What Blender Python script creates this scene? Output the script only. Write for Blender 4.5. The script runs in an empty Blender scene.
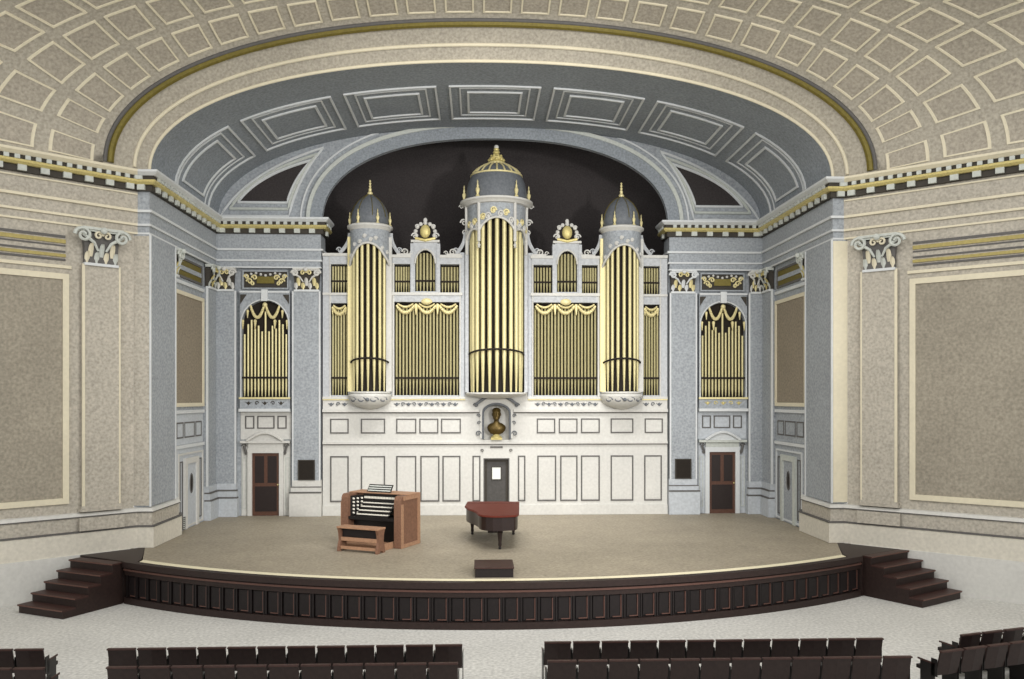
import bpy, math, random
from mathutils import Vector, Matrix
random.seed(7)
S = bpy.context.scene
C = S.collection
PI = math.pi
STG = 1.05            # stage height
AX = 0.13             # axis of the organ
# ------------------------------------------------------------------ materials
def lin(c):
    c /= 255.0
    return c/12.92 if c <= .04045 else ((c+.055)/1.055)**2.4
def mat(name, rgb, rough=.7, metal=0.0, grain=.16, scale=11.0, grain2=.06, spec=.3):
    m = bpy.data.materials.new(name); m.use_nodes = True
    nt = m.node_tree; b = nt.nodes['Principled BSDF']
    b.inputs['Roughness'].default_value = rough; b.inputs['Metallic'].default_value = metal
    b.inputs['Specular IOR Level'].default_value = spec
    base = [lin(c) for c in rgb]
    if grain <= 0:
        b.inputs['Base Color'].default_value = (*base, 1); return m
    tc = nt.nodes.new('ShaderNodeTexCoord')
    n1 = nt.nodes.new('ShaderNodeTexNoise'); n1.inputs['Scale'].default_value = scale; n1.inputs['Detail'].default_value = 3
    n2 = nt.nodes.new('ShaderNodeTexNoise'); n2.inputs['Scale'].default_value = .6; n2.inputs['Detail'].default_value = 2
    nt.links.new(tc.outputs['Object'], n1.inputs['Vector']); nt.links.new(tc.outputs['Object'], n2.inputs['Vector'])
    def rng(n, a):
        r = nt.nodes.new('ShaderNodeMapRange')
        r.inputs['From Min'].default_value = .25; r.inputs['From Max'].default_value = .75
        r.inputs['To Min'].default_value = 1-a; r.inputs['To Max'].default_value = 1+a
        nt.links.new(n.outputs['Fac'], r.inputs['Value']); return r
    mu = nt.nodes.new('ShaderNodeMath'); mu.operation = 'MULTIPLY'
    nt.links.new(rng(n1, grain).outputs[0], mu.inputs[0]); nt.links.new(rng(n2, grain2).outputs[0], mu.inputs[1])
    vm = nt.nodes.new('ShaderNodeVectorMath'); vm.operation = 'SCALE'; vm.inputs[0].default_value = base
    nt.links.new(mu.outputs[0], vm.inputs['Scale']); nt.links.new(vm.outputs[0], b.inputs['Base Color'])
    return m
M = {
 'floor': mat('pale_floor', (196,195,190), .8, grain=.26, scale=14),
 'deck': mat('stage_boards', (150,141,124), .6, grain=.26, scale=14, grain2=.12),
 'strip': mat('cream_edge', (226,218,188), .6, grain=.06),
 'dark': mat('dark_wood', (44,32,29), .5, grain=.25, scale=14),
 'darker': mat('black_wood', (28,22,22), .5, grain=.2, scale=14),
 'redline': mat('red_brown_bead_highlight', (98,70,62), .5, grain=.1),  # real mouldings, and the painted highlights on the apron panels
 'tread': mat('tread_wood', (60,40,36), .5, grain=.2, scale=12),
 'tan': mat('warm_plaster', (176,170,158), .85, grain=.26, scale=14),
 'field': mat('wall_cloth', (152,145,131), .9, grain=.26, scale=14, grain2=.1),
 'fieldd': mat('brown_wall_cloth', (142,132,116), .9, grain=.26, scale=14),
 'white': mat('white_plaster', (202,201,196), .75, grain=.07),
 'plinth': mat('white_plinth', (206,201,188), .75, grain=.1),
 'blue': mat('grey_blue_plaster', (156,161,166), .85, grain=.26, scale=14),
 'bluew': mat('pale_blue_plaster', (184,189,194), .85, grain=.12),
 'soffit': mat('slate_blue_plaster', (138,144,150), .85, grain=.26, scale=14),
 'ceil': mat('stone_plaster', (168,162,149), .85, grain=.26, scale=14),
 'coffer': mat('coffer_plaster', (164,157,144), .85, grain=.26, scale=14),
 'cream': mat('cream_moulding_highlight', (216,208,184), .6, grain=.05),  # lighter than the plaster; also stands for highlights on mouldings
 'wmould': mat('white_moulding_highlight', (206,209,210), .6, grain=.05),  # pale trim; its lightness also paints the highlights on mouldings
 'gmould': mat('pale_grey_moulding', (190,194,188), .7, grain=.1),
 'gold': mat('gilding', (204,190,128), .42, metal=.25, grain=.15, scale=20),
 'pale_gold': mat('pale_gilding', (222,210,158), .45, metal=.15, grain=.1, scale=20),
 'dullgold': mat('dull_gilding', (164,150,90), .5, grain=.15, scale=14),
 'olive': mat('olive_gilding', (112,101,44), .5, metal=.2, grain=.2, scale=14),
 'pipe': mat('gilded_pipe_metal', (208,198,150), .4, metal=.2, grain=.1, scale=16),
 'pipe2': mat('dull_pipe_metal', (172,164,122), .42, metal=.2, grain=.12, scale=16),
 'charcoal': mat('charcoal_paint_shade', (62,58,52), .7, grain=.15),  # dark paint; behind the dentils it stands for recess shade
 'bead_shading': mat('grey_bead_shade', (96,94,92), .7, grain=.1),  # grey trim; also paints shade lines on mouldings and round panels
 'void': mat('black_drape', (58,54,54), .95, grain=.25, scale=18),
 'backing': mat('dark_backing', (38,33,28), .9, grain=.2, scale=18),
 'domegrey': mat('lead_grey', (104,108,113), .55, grain=.2, scale=14),
 'case': mat('grey_white_case', (182,185,188), .7, grain=.14),
 'doorwood': mat('door_brown_wood', (88,60,48), .5, grain=.2, scale=14),
 'doorblack': mat('door_dark_panel', (40,31,29), .5, grain=.15),
 'doorgrey': mat('door_charcoal', (74,72,70), .6, grain=.15),
 'bronze': mat('bronze', (92,76,40), .35, metal=.6, grain=.25, scale=30),
 'oak': mat('light_oak', (160,124,98), .55, grain=.2, scale=16),
 'oakd': mat('mid_oak', (120,88,70), .55, grain=.25, scale=18),
 'ivory': mat('ivory', (236,232,220), .4, grain=0),
 'lid': mat('red_mahogany', (92,40,30), .55, grain=.15, scale=10, spec=.15),
 'mahogany': mat('dark_mahogany', (38,26,24), .35, grain=.15, scale=10, spec=.4),
 'paleglass': mat('pale_glass', (226,228,224), .2, grain=0),  # plain pale pane colour, no emission
 'seatw': mat('seat_dark_wood', (44,33,31), .5, grain=.2, scale=16),
 'seatl': mat('seat_leather', (34,27,26), .6, grain=.2, scale=16),
 'black': mat('black_enamel', (26,23,22), .4, grain=0),
}
# ------------------------------------------------------------------ mesh builder
class MB:
    def __init__(s): s.v = []; s.f = []
    def add(s, vs, fs):
        b = len(s.v); s.v += [tuple(p) for p in vs]; s.f += [tuple(b+i for i in f) for f in fs]
    def hexa(s, p):   # 8 points: bottom 4 (ccw) then top 4
        s.add(p, [(3,2,1,0),(4,5,6,7),(0,1,5,4),(1,2,6,5),(2,3,7,6),(3,0,4,7)])
    def box(s, x0, x1, y0, y1, z0, z1):
        s.hexa([(x0,y0,z0),(x1,y0,z0),(x1,y1,z0),(x0,y1,z0),(x0,y0,z1),(x1,y0,z1),(x1,y1,z1),(x0,y1,z1)])
    def prism(s, poly, lo, hi):   # xy polygon up z
        n = len(poly); vs = [(x,y,lo) for x,y in poly]+[(x,y,hi) for x,y in poly]
        s.add(vs, [tuple(range(n))[::-1], tuple(range(n,2*n))]+[(i,(i+1)%n,n+(i+1)%n,n+i) for i in range(n)])
    def loft(s, rings, closed=True, caps=True):
        n = len(rings[0]); vs = [p for r in rings for p in r]; fs = []
        for k in range(len(rings)-1):
            for i in range(n if closed else n-1):
                j = (i+1) % n
                fs.append((k*n+i, k*n+j, (k+1)*n+j, (k+1)*n+i))
        if caps and closed:
            fs.append(tuple(range(n))[::-1]); fs.append(tuple(range((len(rings)-1)*n, len(rings)*n)))
        s.add(vs, fs)
    def lathe(s, prof, c=(0,0,0), seg=20, sx=1.0, sy=1.0):
        rings = [[(c[0]+r*sx*math.cos(2*PI*i/seg), c[1]+r*sy*math.sin(2*PI*i/seg), c[2]+z) for i in range(seg)] for r, z in prof]
        s.loft(rings)
    def ball(s, c, r, seg=10, rings=6):
        rx, ry, rz = (r, r, r) if not hasattr(r, '__len__') else r
        s.loft([[(c[0]+rx*math.sin(a)*math.cos(2*PI*i/seg), c[1]+ry*math.sin(a)*math.sin(2*PI*i/seg), c[2]-rz*math.cos(a)) for i in range(seg)]
                for a in [max(.02, min(PI-.02, PI*k/rings)) for k in range(rings+1)]])
    def tube(s, pts, r, seg=8, closed=False):
        pts = [Vector(p) for p in pts]; n = len(pts)
        rr = r if hasattr(r, '__len__') else [r]*n
        rings = []; up = None
        for i in range(n):
            a = pts[(i-1) % n] if closed or i > 0 else pts[i]
            b = pts[(i+1) % n] if closed or i < n-1 else pts[i]
            t = (b-a).normalized()
            if up is None: up = Vector((0,0,1)) if abs(t.z) < .9 else Vector((0,1,0))
            u = (up - t*up.dot(t))
            if u.length < 1e-4: u = t.orthogonal()
            u.normalize(); up = u; w = t.cross(u)
            rings.append([pts[i]+(u*math.cos(2*PI*k/seg)+w*math.sin(2*PI*k/seg))*rr[i] for k in range(seg)])
        if closed: rings.append(rings[0])
        s.loft(rings, True, not closed)
    def build(s, name, m, parent=None, local=False, smooth=False):
        me = bpy.data.meshes.new(name)
        off = Vector((0,0,0)) if (local or parent is None) else wloc(parent)
        me.from_pydata([Vector(p)-off for p in s.v], [], s.f)
        import bmesh
        bm = bmesh.new(); bm.from_mesh(me); bmesh.ops.recalc_face_normals(bm, faces=bm.faces); bm.to_mesh(me); bm.free()
        me.materials.append(M[m])
        if smooth:
            me.polygons.foreach_set('use_smooth', [True]*len(me.polygons)); me.set_sharp_from_angle(angle=math.radians(38))
        o = bpy.data.objects.new(name, me); C.objects.link(o)
        if parent is not None: o.parent = parent
        return o
def wloc(o):
    p = Vector((0,0,0))
    while o is not None: p = p + o.location; o = o.parent
    return p
def tag(o, label, cat, group=None, kind=None):
    o['label'] = label; o['category'] = cat
    if group: o['group'] = group
    if kind: o['kind'] = kind
    return o
def empty(name, loc, label, cat, group=None, kind=None, rz=0):
    o = bpy.data.objects.new(name, None); C.objects.link(o); o.location = loc; o.rotation_euler = (0,0,rz)
    o.empty_display_size = .2
    return tag(o, label, cat, group, kind)
class Plane:
    def __init__(s, P, U, N): s.P = Vector(P); s.U = Vector(U).normalized(); s.N = Vector(N).normalized(); s.V = Vector((0,0,1))
    def __call__(s, u, v, n=0): return s.P+s.U*u+s.V*v+s.N*n
    def bar(s, mb, u0, u1, v0, v1, n0, n1):
        mb.hexa([s(u0,v0,n0),s(u1,v0,n0),s(u1,v0,n1),s(u0,v0,n1),s(u0,v1,n0),s(u1,v1,n0),s(u1,v1,n1),s(u0,v1,n1)])
    def rect(s, mb, u0, u1, v0, v1, w, n0, n1):
        s.bar(mb,u0,u1,v0,v0+w,n0,n1); s.bar(mb,u0,u1,v1-w,v1,n0,n1); s.bar(mb,u0,u0+w,v0+w,v1-w,n0,n1); s.bar(mb,u1-w,u1,v0+w,v1-w,n0,n1)
    def poly(s, mb, pts, n0, n1):
        n = len(pts); vs = [s(u,v,n0) for u,v in pts]+[s(u,v,n1) for u,v in pts]
        mb.add(vs, [tuple(range(n))[::-1], tuple(range(n,2*n))]+[(i,(i+1)%n,n+(i+1)%n,n+i) for i in range(n)])
    def scroll(s, mb, u, v, r, d=1, turns=1.4, n=.06, th=None, up=1, seg=6):
        pts = []; rr = []; k = int(14*turns)
        for i in range(k+1):
            t = i/k; a = t*turns*2*PI; q = r*(1-.82*t)
            pts.append(s(u+d*q*math.cos(a), v+up*q*math.sin(a), n+.3*r*t)); rr.append((th or r*.24)*(1-.4*t))
        mb.tube(pts, rr, seg)
    def swag(s, mb, u0, u1, v, sag, n=.05, r=.045, k=10):
        pts = [s(u0+(u1-u0)*i/k, v-sag*(1-(2*i/k-1)**2), n) for i in range(k+1)]
        mb.tube(pts, [r*(.75+.5*math.sin(PI*i/k)) for i in range(k+1)], 6)
        for i in range(1, k):
            mb.ball(s(u0+(u1-u0)*i/k, v-sag*(1-(2*i/k-1)**2), n+r*.6), r*(1.0 if i % 2 else .75), 6, 4)
    def drop(s, mb, u, v, h, n=.05, r=.05):
        for i in range(4): mb.ball(s(u, v-h*i/4, n), (r*(1-.18*i), r*.8, r*1.2), 6, 4)
BACK = Plane((0,.25,0), (1,0,0), (0,-1,0))
def SIDE(sg): return Plane((sg*9.75,0,0), (0,1,0), (-sg,0,0))
def AUD(sg): return Plane((sg*10.1,-6.15,0), (sg*.741,-.671,0), (-sg*.671,-.741,0))
LR = {-1: 'left', 1: 'right'}
# ------------------------------------------------------------------ arches
def sup(A, R, z0, n, N=240):
    ps = []
    for i in range(N+1):
        a = PI*i/N; c, q = math.cos(a), math.sin(a)
        ps.append((A*math.copysign(abs(c)**(2/n), c), z0+R*max(q,0)**(2/n)))
    L = [0]
    for a, b in zip(ps, ps[1:]): L.append(L[-1]+math.hypot(b[0]-a[0], b[1]-a[1]))
    return ps, L
def along(ps, L, s):
    s = max(0, min(L[-1], s)); lo, hi = 0, len(L)-1
    while hi-lo > 1:
        m = (lo+hi)//2
        if L[m] <= s: lo = m
        else: hi = m
    k = (s-L[lo])/max(1e-9, L[hi]-L[lo]); a, b = ps[lo], ps[hi]
    p = (a[0]+(b[0]-a[0])*k, a[1]+(b[1]-a[1])*k)
    d = math.hypot(b[0]-a[0], b[1]-a[1]) or 1
    return p, (-(b[1]-a[1])/d, (b[0]-a[0])/d)      # point, inward normal
ZS = 11.44
RT = [(0,3.1),(.158,3.215),(.561,3.56),(1.21,3.975),(1.61,4.13),(2.73,4.36),(3.05,4.43),(4.18,4.58),(4.56,4.61),(5.7,4.72),(7.5,4.85)]
def Rt(t):
    for (a, ra), (b, rb) in zip(RT, RT[1:]):
        if t <= b: return ra+(rb-ra)*(t-a)/(b-a)
    return RT[-1][1]
_cache = {}
def ring(t):
    k = round(t, 4)
    if k not in _cache: _cache[k] = sup(9.5+.741*t, Rt(t), ZS, 2.15)
    return _cache[k]
def hall(f, t, off=0):
    ps, L = ring(t); p, n = along(ps, L, f*L[-1])
    return Vector((p[0]+n[0]*off, -5.95-.671*t, p[1]+n[1]*off))
def sheet(mb, fn, us, vs):
    g = [[fn(u, v) for v in vs] for u in us]; n = len(vs)
    mb.add([p for r in g for p in r], [(i*n+j, i*n+j+1, (i+1)*n+j+1, (i+1)*n+j) for i in range(len(us)-1) for j in range(n-1)])
def lin_(a, b, n): return [a+(b-a)*i/n for i in range(n+1)]
# ------------------------------------------------------------------ sweeps
def sweep(mb, prof, path, sg, i0=0, i1=None):
    i1 = len(path)-1 if i1 is None else i1
    ns = []
    for a, b in zip(path, path[1:]):
        d = math.hypot(b[0]-a[0], b[1]-a[1]); ns.append(((b[1]-a[1])/d, -(b[0]-a[0])/d))
    rings = []
    for i in range(i0, i1+1):
        n1 = ns[max(i-1,0)]; n2 = ns[min(i,len(ns)-1)]
        k = 1+n1[0]*n2[0]+n1[1]*n2[1]; m = ((n1[0]+n2[0])/k, (n1[1]+n2[1])/k)
        rings.append([(sg*(path[i][0]+m[0]*o), path[i][1]+m[1]*o, z) for o, z in prof])
    mb.loft(rings)
def blocks(mb, path, sg, i0, i1, step, w, o0, o1, z0, z1):
    for i in range(i0, i1):
        a, b = path[i], path[i+1]; d = math.hypot(b[0]-a[0], b[1]-a[1])
        t = ((b[0]-a[0])/d, (b[1]-a[1])/d); n = (t[1], -t[0]); k = max(1, int(d/step)); st = d/k
        for j in range(k):
            c = (j+.5)*st; p = []
            for z in (z0, z1):
                for (du, o) in ((-w/2,o0),(w/2,o0),(w/2,o1),(-w/2,o1)):
                    p.append((sg*(a[0]+t[0]*(c+du)+n[0]*o), a[1]+t[1]*(c+du)+n[1]*o, z))
            mb.hexa(p)
def rp(o0, o1, z0, z1): return [(o0,z0),(o1,z0),(o1,z1),(o0,z1)]

# ================================================================== THE ROOM
mb = MB(); mb.box(-24, 24, -36, 1.2, -.12, 0)
tag(mb.build('floor', 'floor'), 'pale grey hall floor in front of the stage', 'floor', kind='structure')

# stage outline
RA = 17.2
def arc_y(x, inset=0): return -11.05+RA-math.sqrt((RA-inset)**2-x*x)
xe = 9.46; xl = 9.43
arcL = lambda inset, x0, x1, n: [(x, arc_y(x, inset)) for x in lin_(x0, x1, n)]
T1 = (11.0, -7.55); T2 = (9.68, -8.1)
stg = empty('floor_stage', (0,0,0), 'grey-brown board floor of the raised stage with dark side landings', 'stage floor', kind='structure')
mb = MB()
mb.prism([(-9.7,.2),(-9.7,-6.1)]+[(x, arc_y(x,.44)) for x in lin_(-9.05, 9.05, 40)]+[(9.7,-6.1),(9.7,.2)], .9, STG)
mb.build('deck', 'deck', stg)
for sg in (-1, 1):
    mb = MB()
    pts = [(9.705,-6.08),(10.05,-6.32),(10.8,-7.0),(11.02,-7.16),(9.5,-8.1),(9.42,arc_y(9.42,.18)),(9.1,arc_y(9.1,.18)),(9.08,arc_y(9.05,.44))]
    mb.prism([(sg*x,y) for x,y in pts], .0, STG+.004); o = mb.build('landing', 'dark', stg); o['label'] = 'dark landing at the stage corner'
sf = empty('panelled_apron', (0,-11.0,0), 'bowed dark wood stage front with a row of tall panels and a cream edge line', 'stage apron')
mb = MB()
for a, b in zip(arcL(.44,-9.02,9.02,60), arcL(.44,-9.02,9.02,60)[1:]):
    pa, pb = (a[0], arc_y(a[0],.18)), (b[0], arc_y(b[0],.18))
    mb.prism([a,b,pb,pa], .95, STG+.012)
mb.build('edge_strip', 'strip', sf)
def arcband(mb, i0, i1, z0, z1, x0=-xl, x1=xe, n=60):
    A = arcL(i0,x0,x1,n); B = arcL(i1,x0,x1,n)
    rings = [[(a[0],a[1],z0),(b[0],b[1],z0),(b[0],b[1],z1),(a[0],a[1],z1)] for a, b in zip(A,B)]
    mb.loft(rings)
mb = MB(); arcband(mb, .175, -.03, .93, STG+.02); mb.build('lip', 'dark', sf)
mb = MB(); arcband(mb, .2, .07, .72, .92); arcband(mb, .2, .05, 0.0, .16); mb.build('rail', 'dark', sf)
mb = MB(); arcband(mb, .07, .03, .84, .885); mb.build('moulding', 'redline', sf)
mb = MB(); arcband(mb, .24, .16, .1, .8); mb.build('fascia', 'darker', sf)
NP = 50
th0 = math.asin(xe/RA); thl = math.asin(xl/RA)
def fpt(th, inset, z):
    r = RA-inset; return (r*math.sin(th), -11.05+RA-r*math.cos(th), z)
for i in range(NP):
    a = -thl+(thl+th0)*i/NP; b = -thl+(thl+th0)*(i+1)/NP; w = b-a
    mb = MB()
    def cell(p, q, i0, i1, z0, z1):
        mb.hexa([fpt(p,i0,z0),fpt(q,i0,z0),fpt(q,i1,z0),fpt(p,i1,z0),fpt(p,i0,z1),fpt(q,i0,z1),fpt(q,i1,z1),fpt(p,i1,z1)])
    cell(a+.02*w, a+.12*w, .155, .09, .165, .715); cell(b-.12*w, b-.02*w, .155, .09, .165, .715)
    cell(a+.2*w, b-.2*w, .155, .12, .2, .69)
    pn = mb.build('panel', 'darker', sf)
    mb = MB(); q = b if i >= 0 else a
    cell(b-.175*w, b-.125*w, .15, .10, .2, .69); cell(a+.35*w, b-.175*w, .15, .10, .2, .22)
    mb.build('bead_shading', 'redline', pn)  # L-shaped strip paints a highlight on the panel's right and lower edges

# stairs
for sg in (-1, 1):
    st = empty('stage_steps', (sg*10.4,-8.6,0), f'dark wooden five-step stair at the {LR[sg]} end of the stage', 'steps', 'stairs up to the stage')
    w = Vector((1, .62 if sg > 0 else .5, 0)).normalized(); W = 1.78 if sg > 0 else 1.54
    d = Vector((w.y, -w.x, 0)); o2 = Vector((9.44,-8.15,0)) if sg < 0 else Vector((9.5,-7.97,0))
    def P(a, b, z):
        p = o2+w*a+d*b; return (sg*p.x, p.y, z)
    def bx(mb, a0,a1,b0,b1,z0,z1): mb.hexa([P(a0,b0,z0),P(a1,b0,z0),P(a1,b1,z0),P(a0,b1,z0),P(a0,b0,z1),P(a1,b0,z1),P(a1,b1,z1),P(a0,b1,z1)])
    TR = .35
    for k in range(5):
        z = STG*(5-k)/5; b0 = TR*k-.02 if k else .03; b1 = TR*(k+1)
        mb = MB(); bx(mb, .04, W-.04, b0+.0, b1-.03, 0, z-.045)
        s_ = mb.build('step', 'dark', st)
        mb = MB(); bx(mb, .0, W, b0+.0, b1, z-.045, z); t_ = mb.build('tread', 'tread', s_)
        mb = MB(); bx(mb, .0, W, b1, b1+.012, z-.032, z-.003); mb.build('nosing', 'redline', s_)
    for a0, a1 in ((.01,.04),(W-.04,W-.01)):
        mb = MB()
        for k in range(5):
            bx(mb, a0, a1, TR*k-.03 if k else .03, TR*(k+1)-.03, 0, STG*(5-k)/5-.047)
        mb.build('stringer', 'dark', st)

# ------------------------------------------------------------------ walls
mb = MB()
mb.box(-9.95, AX-6.14, .25, .9, 0, 11.42); mb.box(AX+6.14, 9.95, .25, .9, 0, 11.42)
OP, OL = sup(6.12, 3.05, 11.3, 2.3)        # opening
VP, VL = sup(9.62, 3.3, ZS-.05, 2.15)
def opn(k, n, d=0):
    p, nn = along(OP, OL, OL[-1]*k/n); return (p[0]-nn[0]*d+AX, p[1]-nn[1]*d)
N = 80
for i in range(N):
    a, b = opn(i,N), opn(i+1,N)
    pa, _ = along(VP, VL, VL[-1]*i/N); pb, _ = along(VP, VL, VL[-1]*(i+1)/N)
    BACK.poly(mb, [a,(pa[0]*1.01,pa[1]+.08),(pb[0]*1.01,pb[1]+.08),b], -.12, 0)
wb = tag(mb.build('wall_back', 'blue'), 'grey-blue stage back wall with a wide arched opening', 'wall', kind='structure')
def ringband(mb, plane, d0, d1, n0, n1, N=80, k0=0, k1=None):
    k1 = N if k1 is None else k1
    rings = []
    for i in range(k0, k1+1):
        a, b = opn(i,N,d0), opn(i,N,d1)
        rings.append([plane(a[0],a[1],n0), plane(b[0],b[1],n0), plane(b[0],b[1],n1), plane(a[0],a[1],n1)])
    mb.loft(rings)
mb = MB(); ringband(mb, BACK, .0, .42, 0, .1); mb.build('archivolt', 'soffit', wb)
mb = MB(); ringband(mb, BACK, .42, .55, 0, .15); mb.build('arch_bead', 'gmould', wb)
mb = MB(); ringband(mb, BACK, .72, .78, 0, .06, k0=0, k1=26); ringband(mb, BACK, .72, .78, 0, .06, k0=54, k1=80); mb.build('arch_line', 'wmould', wb)
def bez(a, c, b, n=14): return [((1-t)**2*a[0]+2*t*(1-t)*c[0]+t*t*b[0], (1-t)**2*a[1]+2*t*(1-t)*c[1]+t*t*b[1]) for t in [i/n for i in range(n+1)]]
for sg in (-1, 1):
    sh = .06 if sg > 0 else -.02
    fx = lambda L_: [(sg*x+sh, z) for x, z in L_]
    tri = bez((8.85,12.07),(8.2,13.0),(6.35,13.5)) + bez((6.35,13.5),(6.98,12.9),(7.2,12.07))[1:]
    cx_ = sum(p[0] for p in tri)/len(tri); cz_ = sum(p[1] for p in tri)/len(tri)
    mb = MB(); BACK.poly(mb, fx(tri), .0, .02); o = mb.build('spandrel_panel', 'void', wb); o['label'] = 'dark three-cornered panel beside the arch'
    def grow(k): return [(cx_+(x-cx_)*(1+k*.62), cz_+(z-cz_)*(1+k)) for x, z in tri]
    mb = MB(); mb.tube([BACK(x,z,.03) for x,z in fx(grow(.06))], .05, 6, True); mb.build('panel_frame', 'wmould', o)
    g = grow(.36); mb = MB(); mb.tube([BACK(x,z,.03) for x,z in fx(g)], .055, 6, True); mb.build('panel_frame', 'gmould', o)
    g = grow(.7); g = [(x, max(z,11.55)) for x, z in g]
    mb = MB(); mb.tube([BACK(x,z,.03) for x,z in fx(g)], .045, 6, True); mb.build('panel_frame', 'wmould', o)
# alcove behind the organ
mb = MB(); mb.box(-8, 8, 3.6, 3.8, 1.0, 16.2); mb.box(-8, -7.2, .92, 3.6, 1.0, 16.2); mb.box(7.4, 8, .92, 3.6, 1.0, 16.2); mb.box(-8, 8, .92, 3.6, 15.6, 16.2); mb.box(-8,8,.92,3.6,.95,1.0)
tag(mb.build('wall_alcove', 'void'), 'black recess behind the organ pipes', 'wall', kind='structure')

for sg in (-1, 1):
    n = LR[sg]; pl = SIDE(sg)
    w = MB(); w.box(*sorted((sg*9.75, sg*9.95)), -6.0, .25, 0, 11.42)
    ws = tag(w.build(f'wall_stage_{n}', 'blue'), f'grey-blue {n} side wall of the stage with a framed brown panel', 'wall', kind='structure')
    mb = MB(); pl.bar(mb, -3.68, -1.12, 5.0, 8.4, 0, .03); o = mb.build('wall_panel', 'fieldd', ws); o['label'] = 'brown wall panel in a cream frame'
    mb = MB(); pl.rect(mb, -3.78, -1.02, 4.9, 8.5, .12, .0, .07); mb.build('panel_frame', 'cream', o)
    mb = MB(); pl.bar(mb, -3.46, -1.22, 8.98, 9.5, 0, .02); o = mb.build('frieze_panel', 'olive', ws)
    mb = MB(); pl.rect(mb, -3.52, -1.16, 8.92, 9.56, .07, 0, .05); mb.build('panel_frame', 'bead_shading', o)
    mb = MB(); pl.bar(mb, -3.4, -1.26, 9.16, 9.3, .02, .05); mb.build('gold_bar', 'blue', o)
    for z in (8.76, 4.74, 3.66):
        mb = MB(); pl.bar(mb, -4.02, -1.04, z-.05, z+.05, 0, .08); mb.build('string_moulding', 'wmould', ws)
    for (a, b) in ((-3.55,-2.95),(-2.85,-1.9),(-1.8,-1.2)):
        mb = MB(); pl.rect(mb, a, b, 3.92, 4.42, .045, 0, .035); mb.build('small_panel_and_shade', 'bead_shading', ws)  # dark outline paints the shade round a recessed panel
    mb = MB(); pl.bar(mb, -4.02, -1.04, 1.06, 3.6, .002, .02); pl.bar(mb, -4.02, -1.04, 3.72, 4.68, .002, .02); mb.build('dado', 'bluew' if sg < 0 else 'blue', ws)  # left tone paler, partly painting light from the right
    # auditorium wall
    pl = AUD(sg)
    w = MB(); pl.bar(w, -.11, 13, 0, 11.42, -.25, 0)
    wa = tag(w.build(f'wall_{n}', 'tan'), f'warm grey {n} hall wall with a big cream-framed panel', 'wall', kind='structure')
    mb = MB(); pl.bar(mb, 1.7, 9.0, 2.55, 8.28, 0, .02); o = mb.build('wall_panel', 'field', wa); o['label'] = 'large brownish panel framed in cream'
    mb = MB(); pl.rect(mb, 1.56, 9.14, 2.41, 8.42, .15, 0, .06); mb.build('panel_frame', 'cream', o)
    mb = MB(); pl.bar(mb, 1.62, 9.1, 8.78, 9.42, 0, .02); fp = mb.build('frieze_panel', 'tan', wa); fp['label'] = 'frieze strip with two gold bars'
    for z0, z1, m_ in ((9.21,9.31,'dullgold'),(8.85,8.93,'dullgold'),(9.35,9.42,'bead_shading'),(8.97,9.02,'bead_shading'),(9.13,9.17,'bead_shading'),(8.76,8.81,'bead_shading')):
        mb = MB(); pl.bar(mb, 1.64, 9.1, z0, z1, .0, .06 if m_ == 'dullgold' else .035); mb.build('frieze_bar', m_, fp)
    mb = MB(); pl.bar(mb, 1.5, 9.2, 8.56, 8.64, 0, .05); mb.build('string_moulding', 'cream', wa)
    # baseboards
    path = [(9.75,-3.5),(9.75,-4.05),(9.58,-4.05),(9.58,-6.03),(9.93,-6.03),(9.93+.741*9,-6.03-.671*9)]
    bs = empty(f'baseboard_{n}', (sg*10,-6,0), f'stepped white base moulding along the {n} wall', 'baseboard', kind='structure')
    mb = MB(); sweep(mb, [(-.1,1.06),(.14,1.06),(.14,1.62),(.1,1.66),(-.1,1.66)], path, sg, 0, 5); mb.build('plinth', 'plinth', bs)
    mb = MB(); sweep(mb, [(-.1,1.66),(.07,1.66),(.07,2.02),(-.1,2.02)], path, sg, 0, 5); mb.build('upper_plinth', 'tan', bs)
    mb = MB(); sweep(mb, rp(-.1,.16,1.63,1.67), path, sg, 0, 5); sweep(mb, rp(-.1,.1,2.02,2.05), path, sg, 0, 5); mb.build('shade_line', 'bead_shading', bs)  # dark strips paint the shade along the base steps
    mb = MB(); sweep(mb, [(-.1,2.05),(.11,2.05),(.08,2.13),(-.1,2.16)], path, sg, 0, 5); mb.build('bead_moulding', 'white', bs)
    mb = MB(); sweep(mb, rp(-.1,.18,0,1.06), [(9.93+.741*t,-6.03-.671*t) for t in (.25,9)], sg); mb.build('floor_plinth', 'white', bs)
    # pier at the stage mouth
    p_ = empty('pier', (sg*9.85,-5,STG), f'tall grey-blue square pier at the {n} side of the stage mouth', 'pier', 'piers at the stage mouth')
    mb = MB(); mb.box(*sorted((sg*9.58, sg*9.748)), -6.03, -4.05, 2.17, 9.7); mb.box(*sorted((sg*9.749, sg*10.03)), -6.03, -6.004, 2.17, 9.7)
    mb.build('shaft', 'blue' if sg < 0 else 'blue', p_)
    mb = MB(); mb.box(*sorted((sg*9.61, sg*10.028)), -6.05, -6.03, 2.2, 9.66); mb.build('front_face', 'tan' if sg < 0 else 'cream', p_)  # right face cream: the light it catches is put into the colour
    mb = MB(); mb.box(*sorted((sg*9.555, sg*9.6)), -6.055, -6.0, 2.17, 9.7); mb.box(*sorted((sg*9.555, sg*9.585)), -4.1, -4.045, 2.17, 9.7)
    mb.build('corner_bead', 'wmould', p_)

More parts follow.
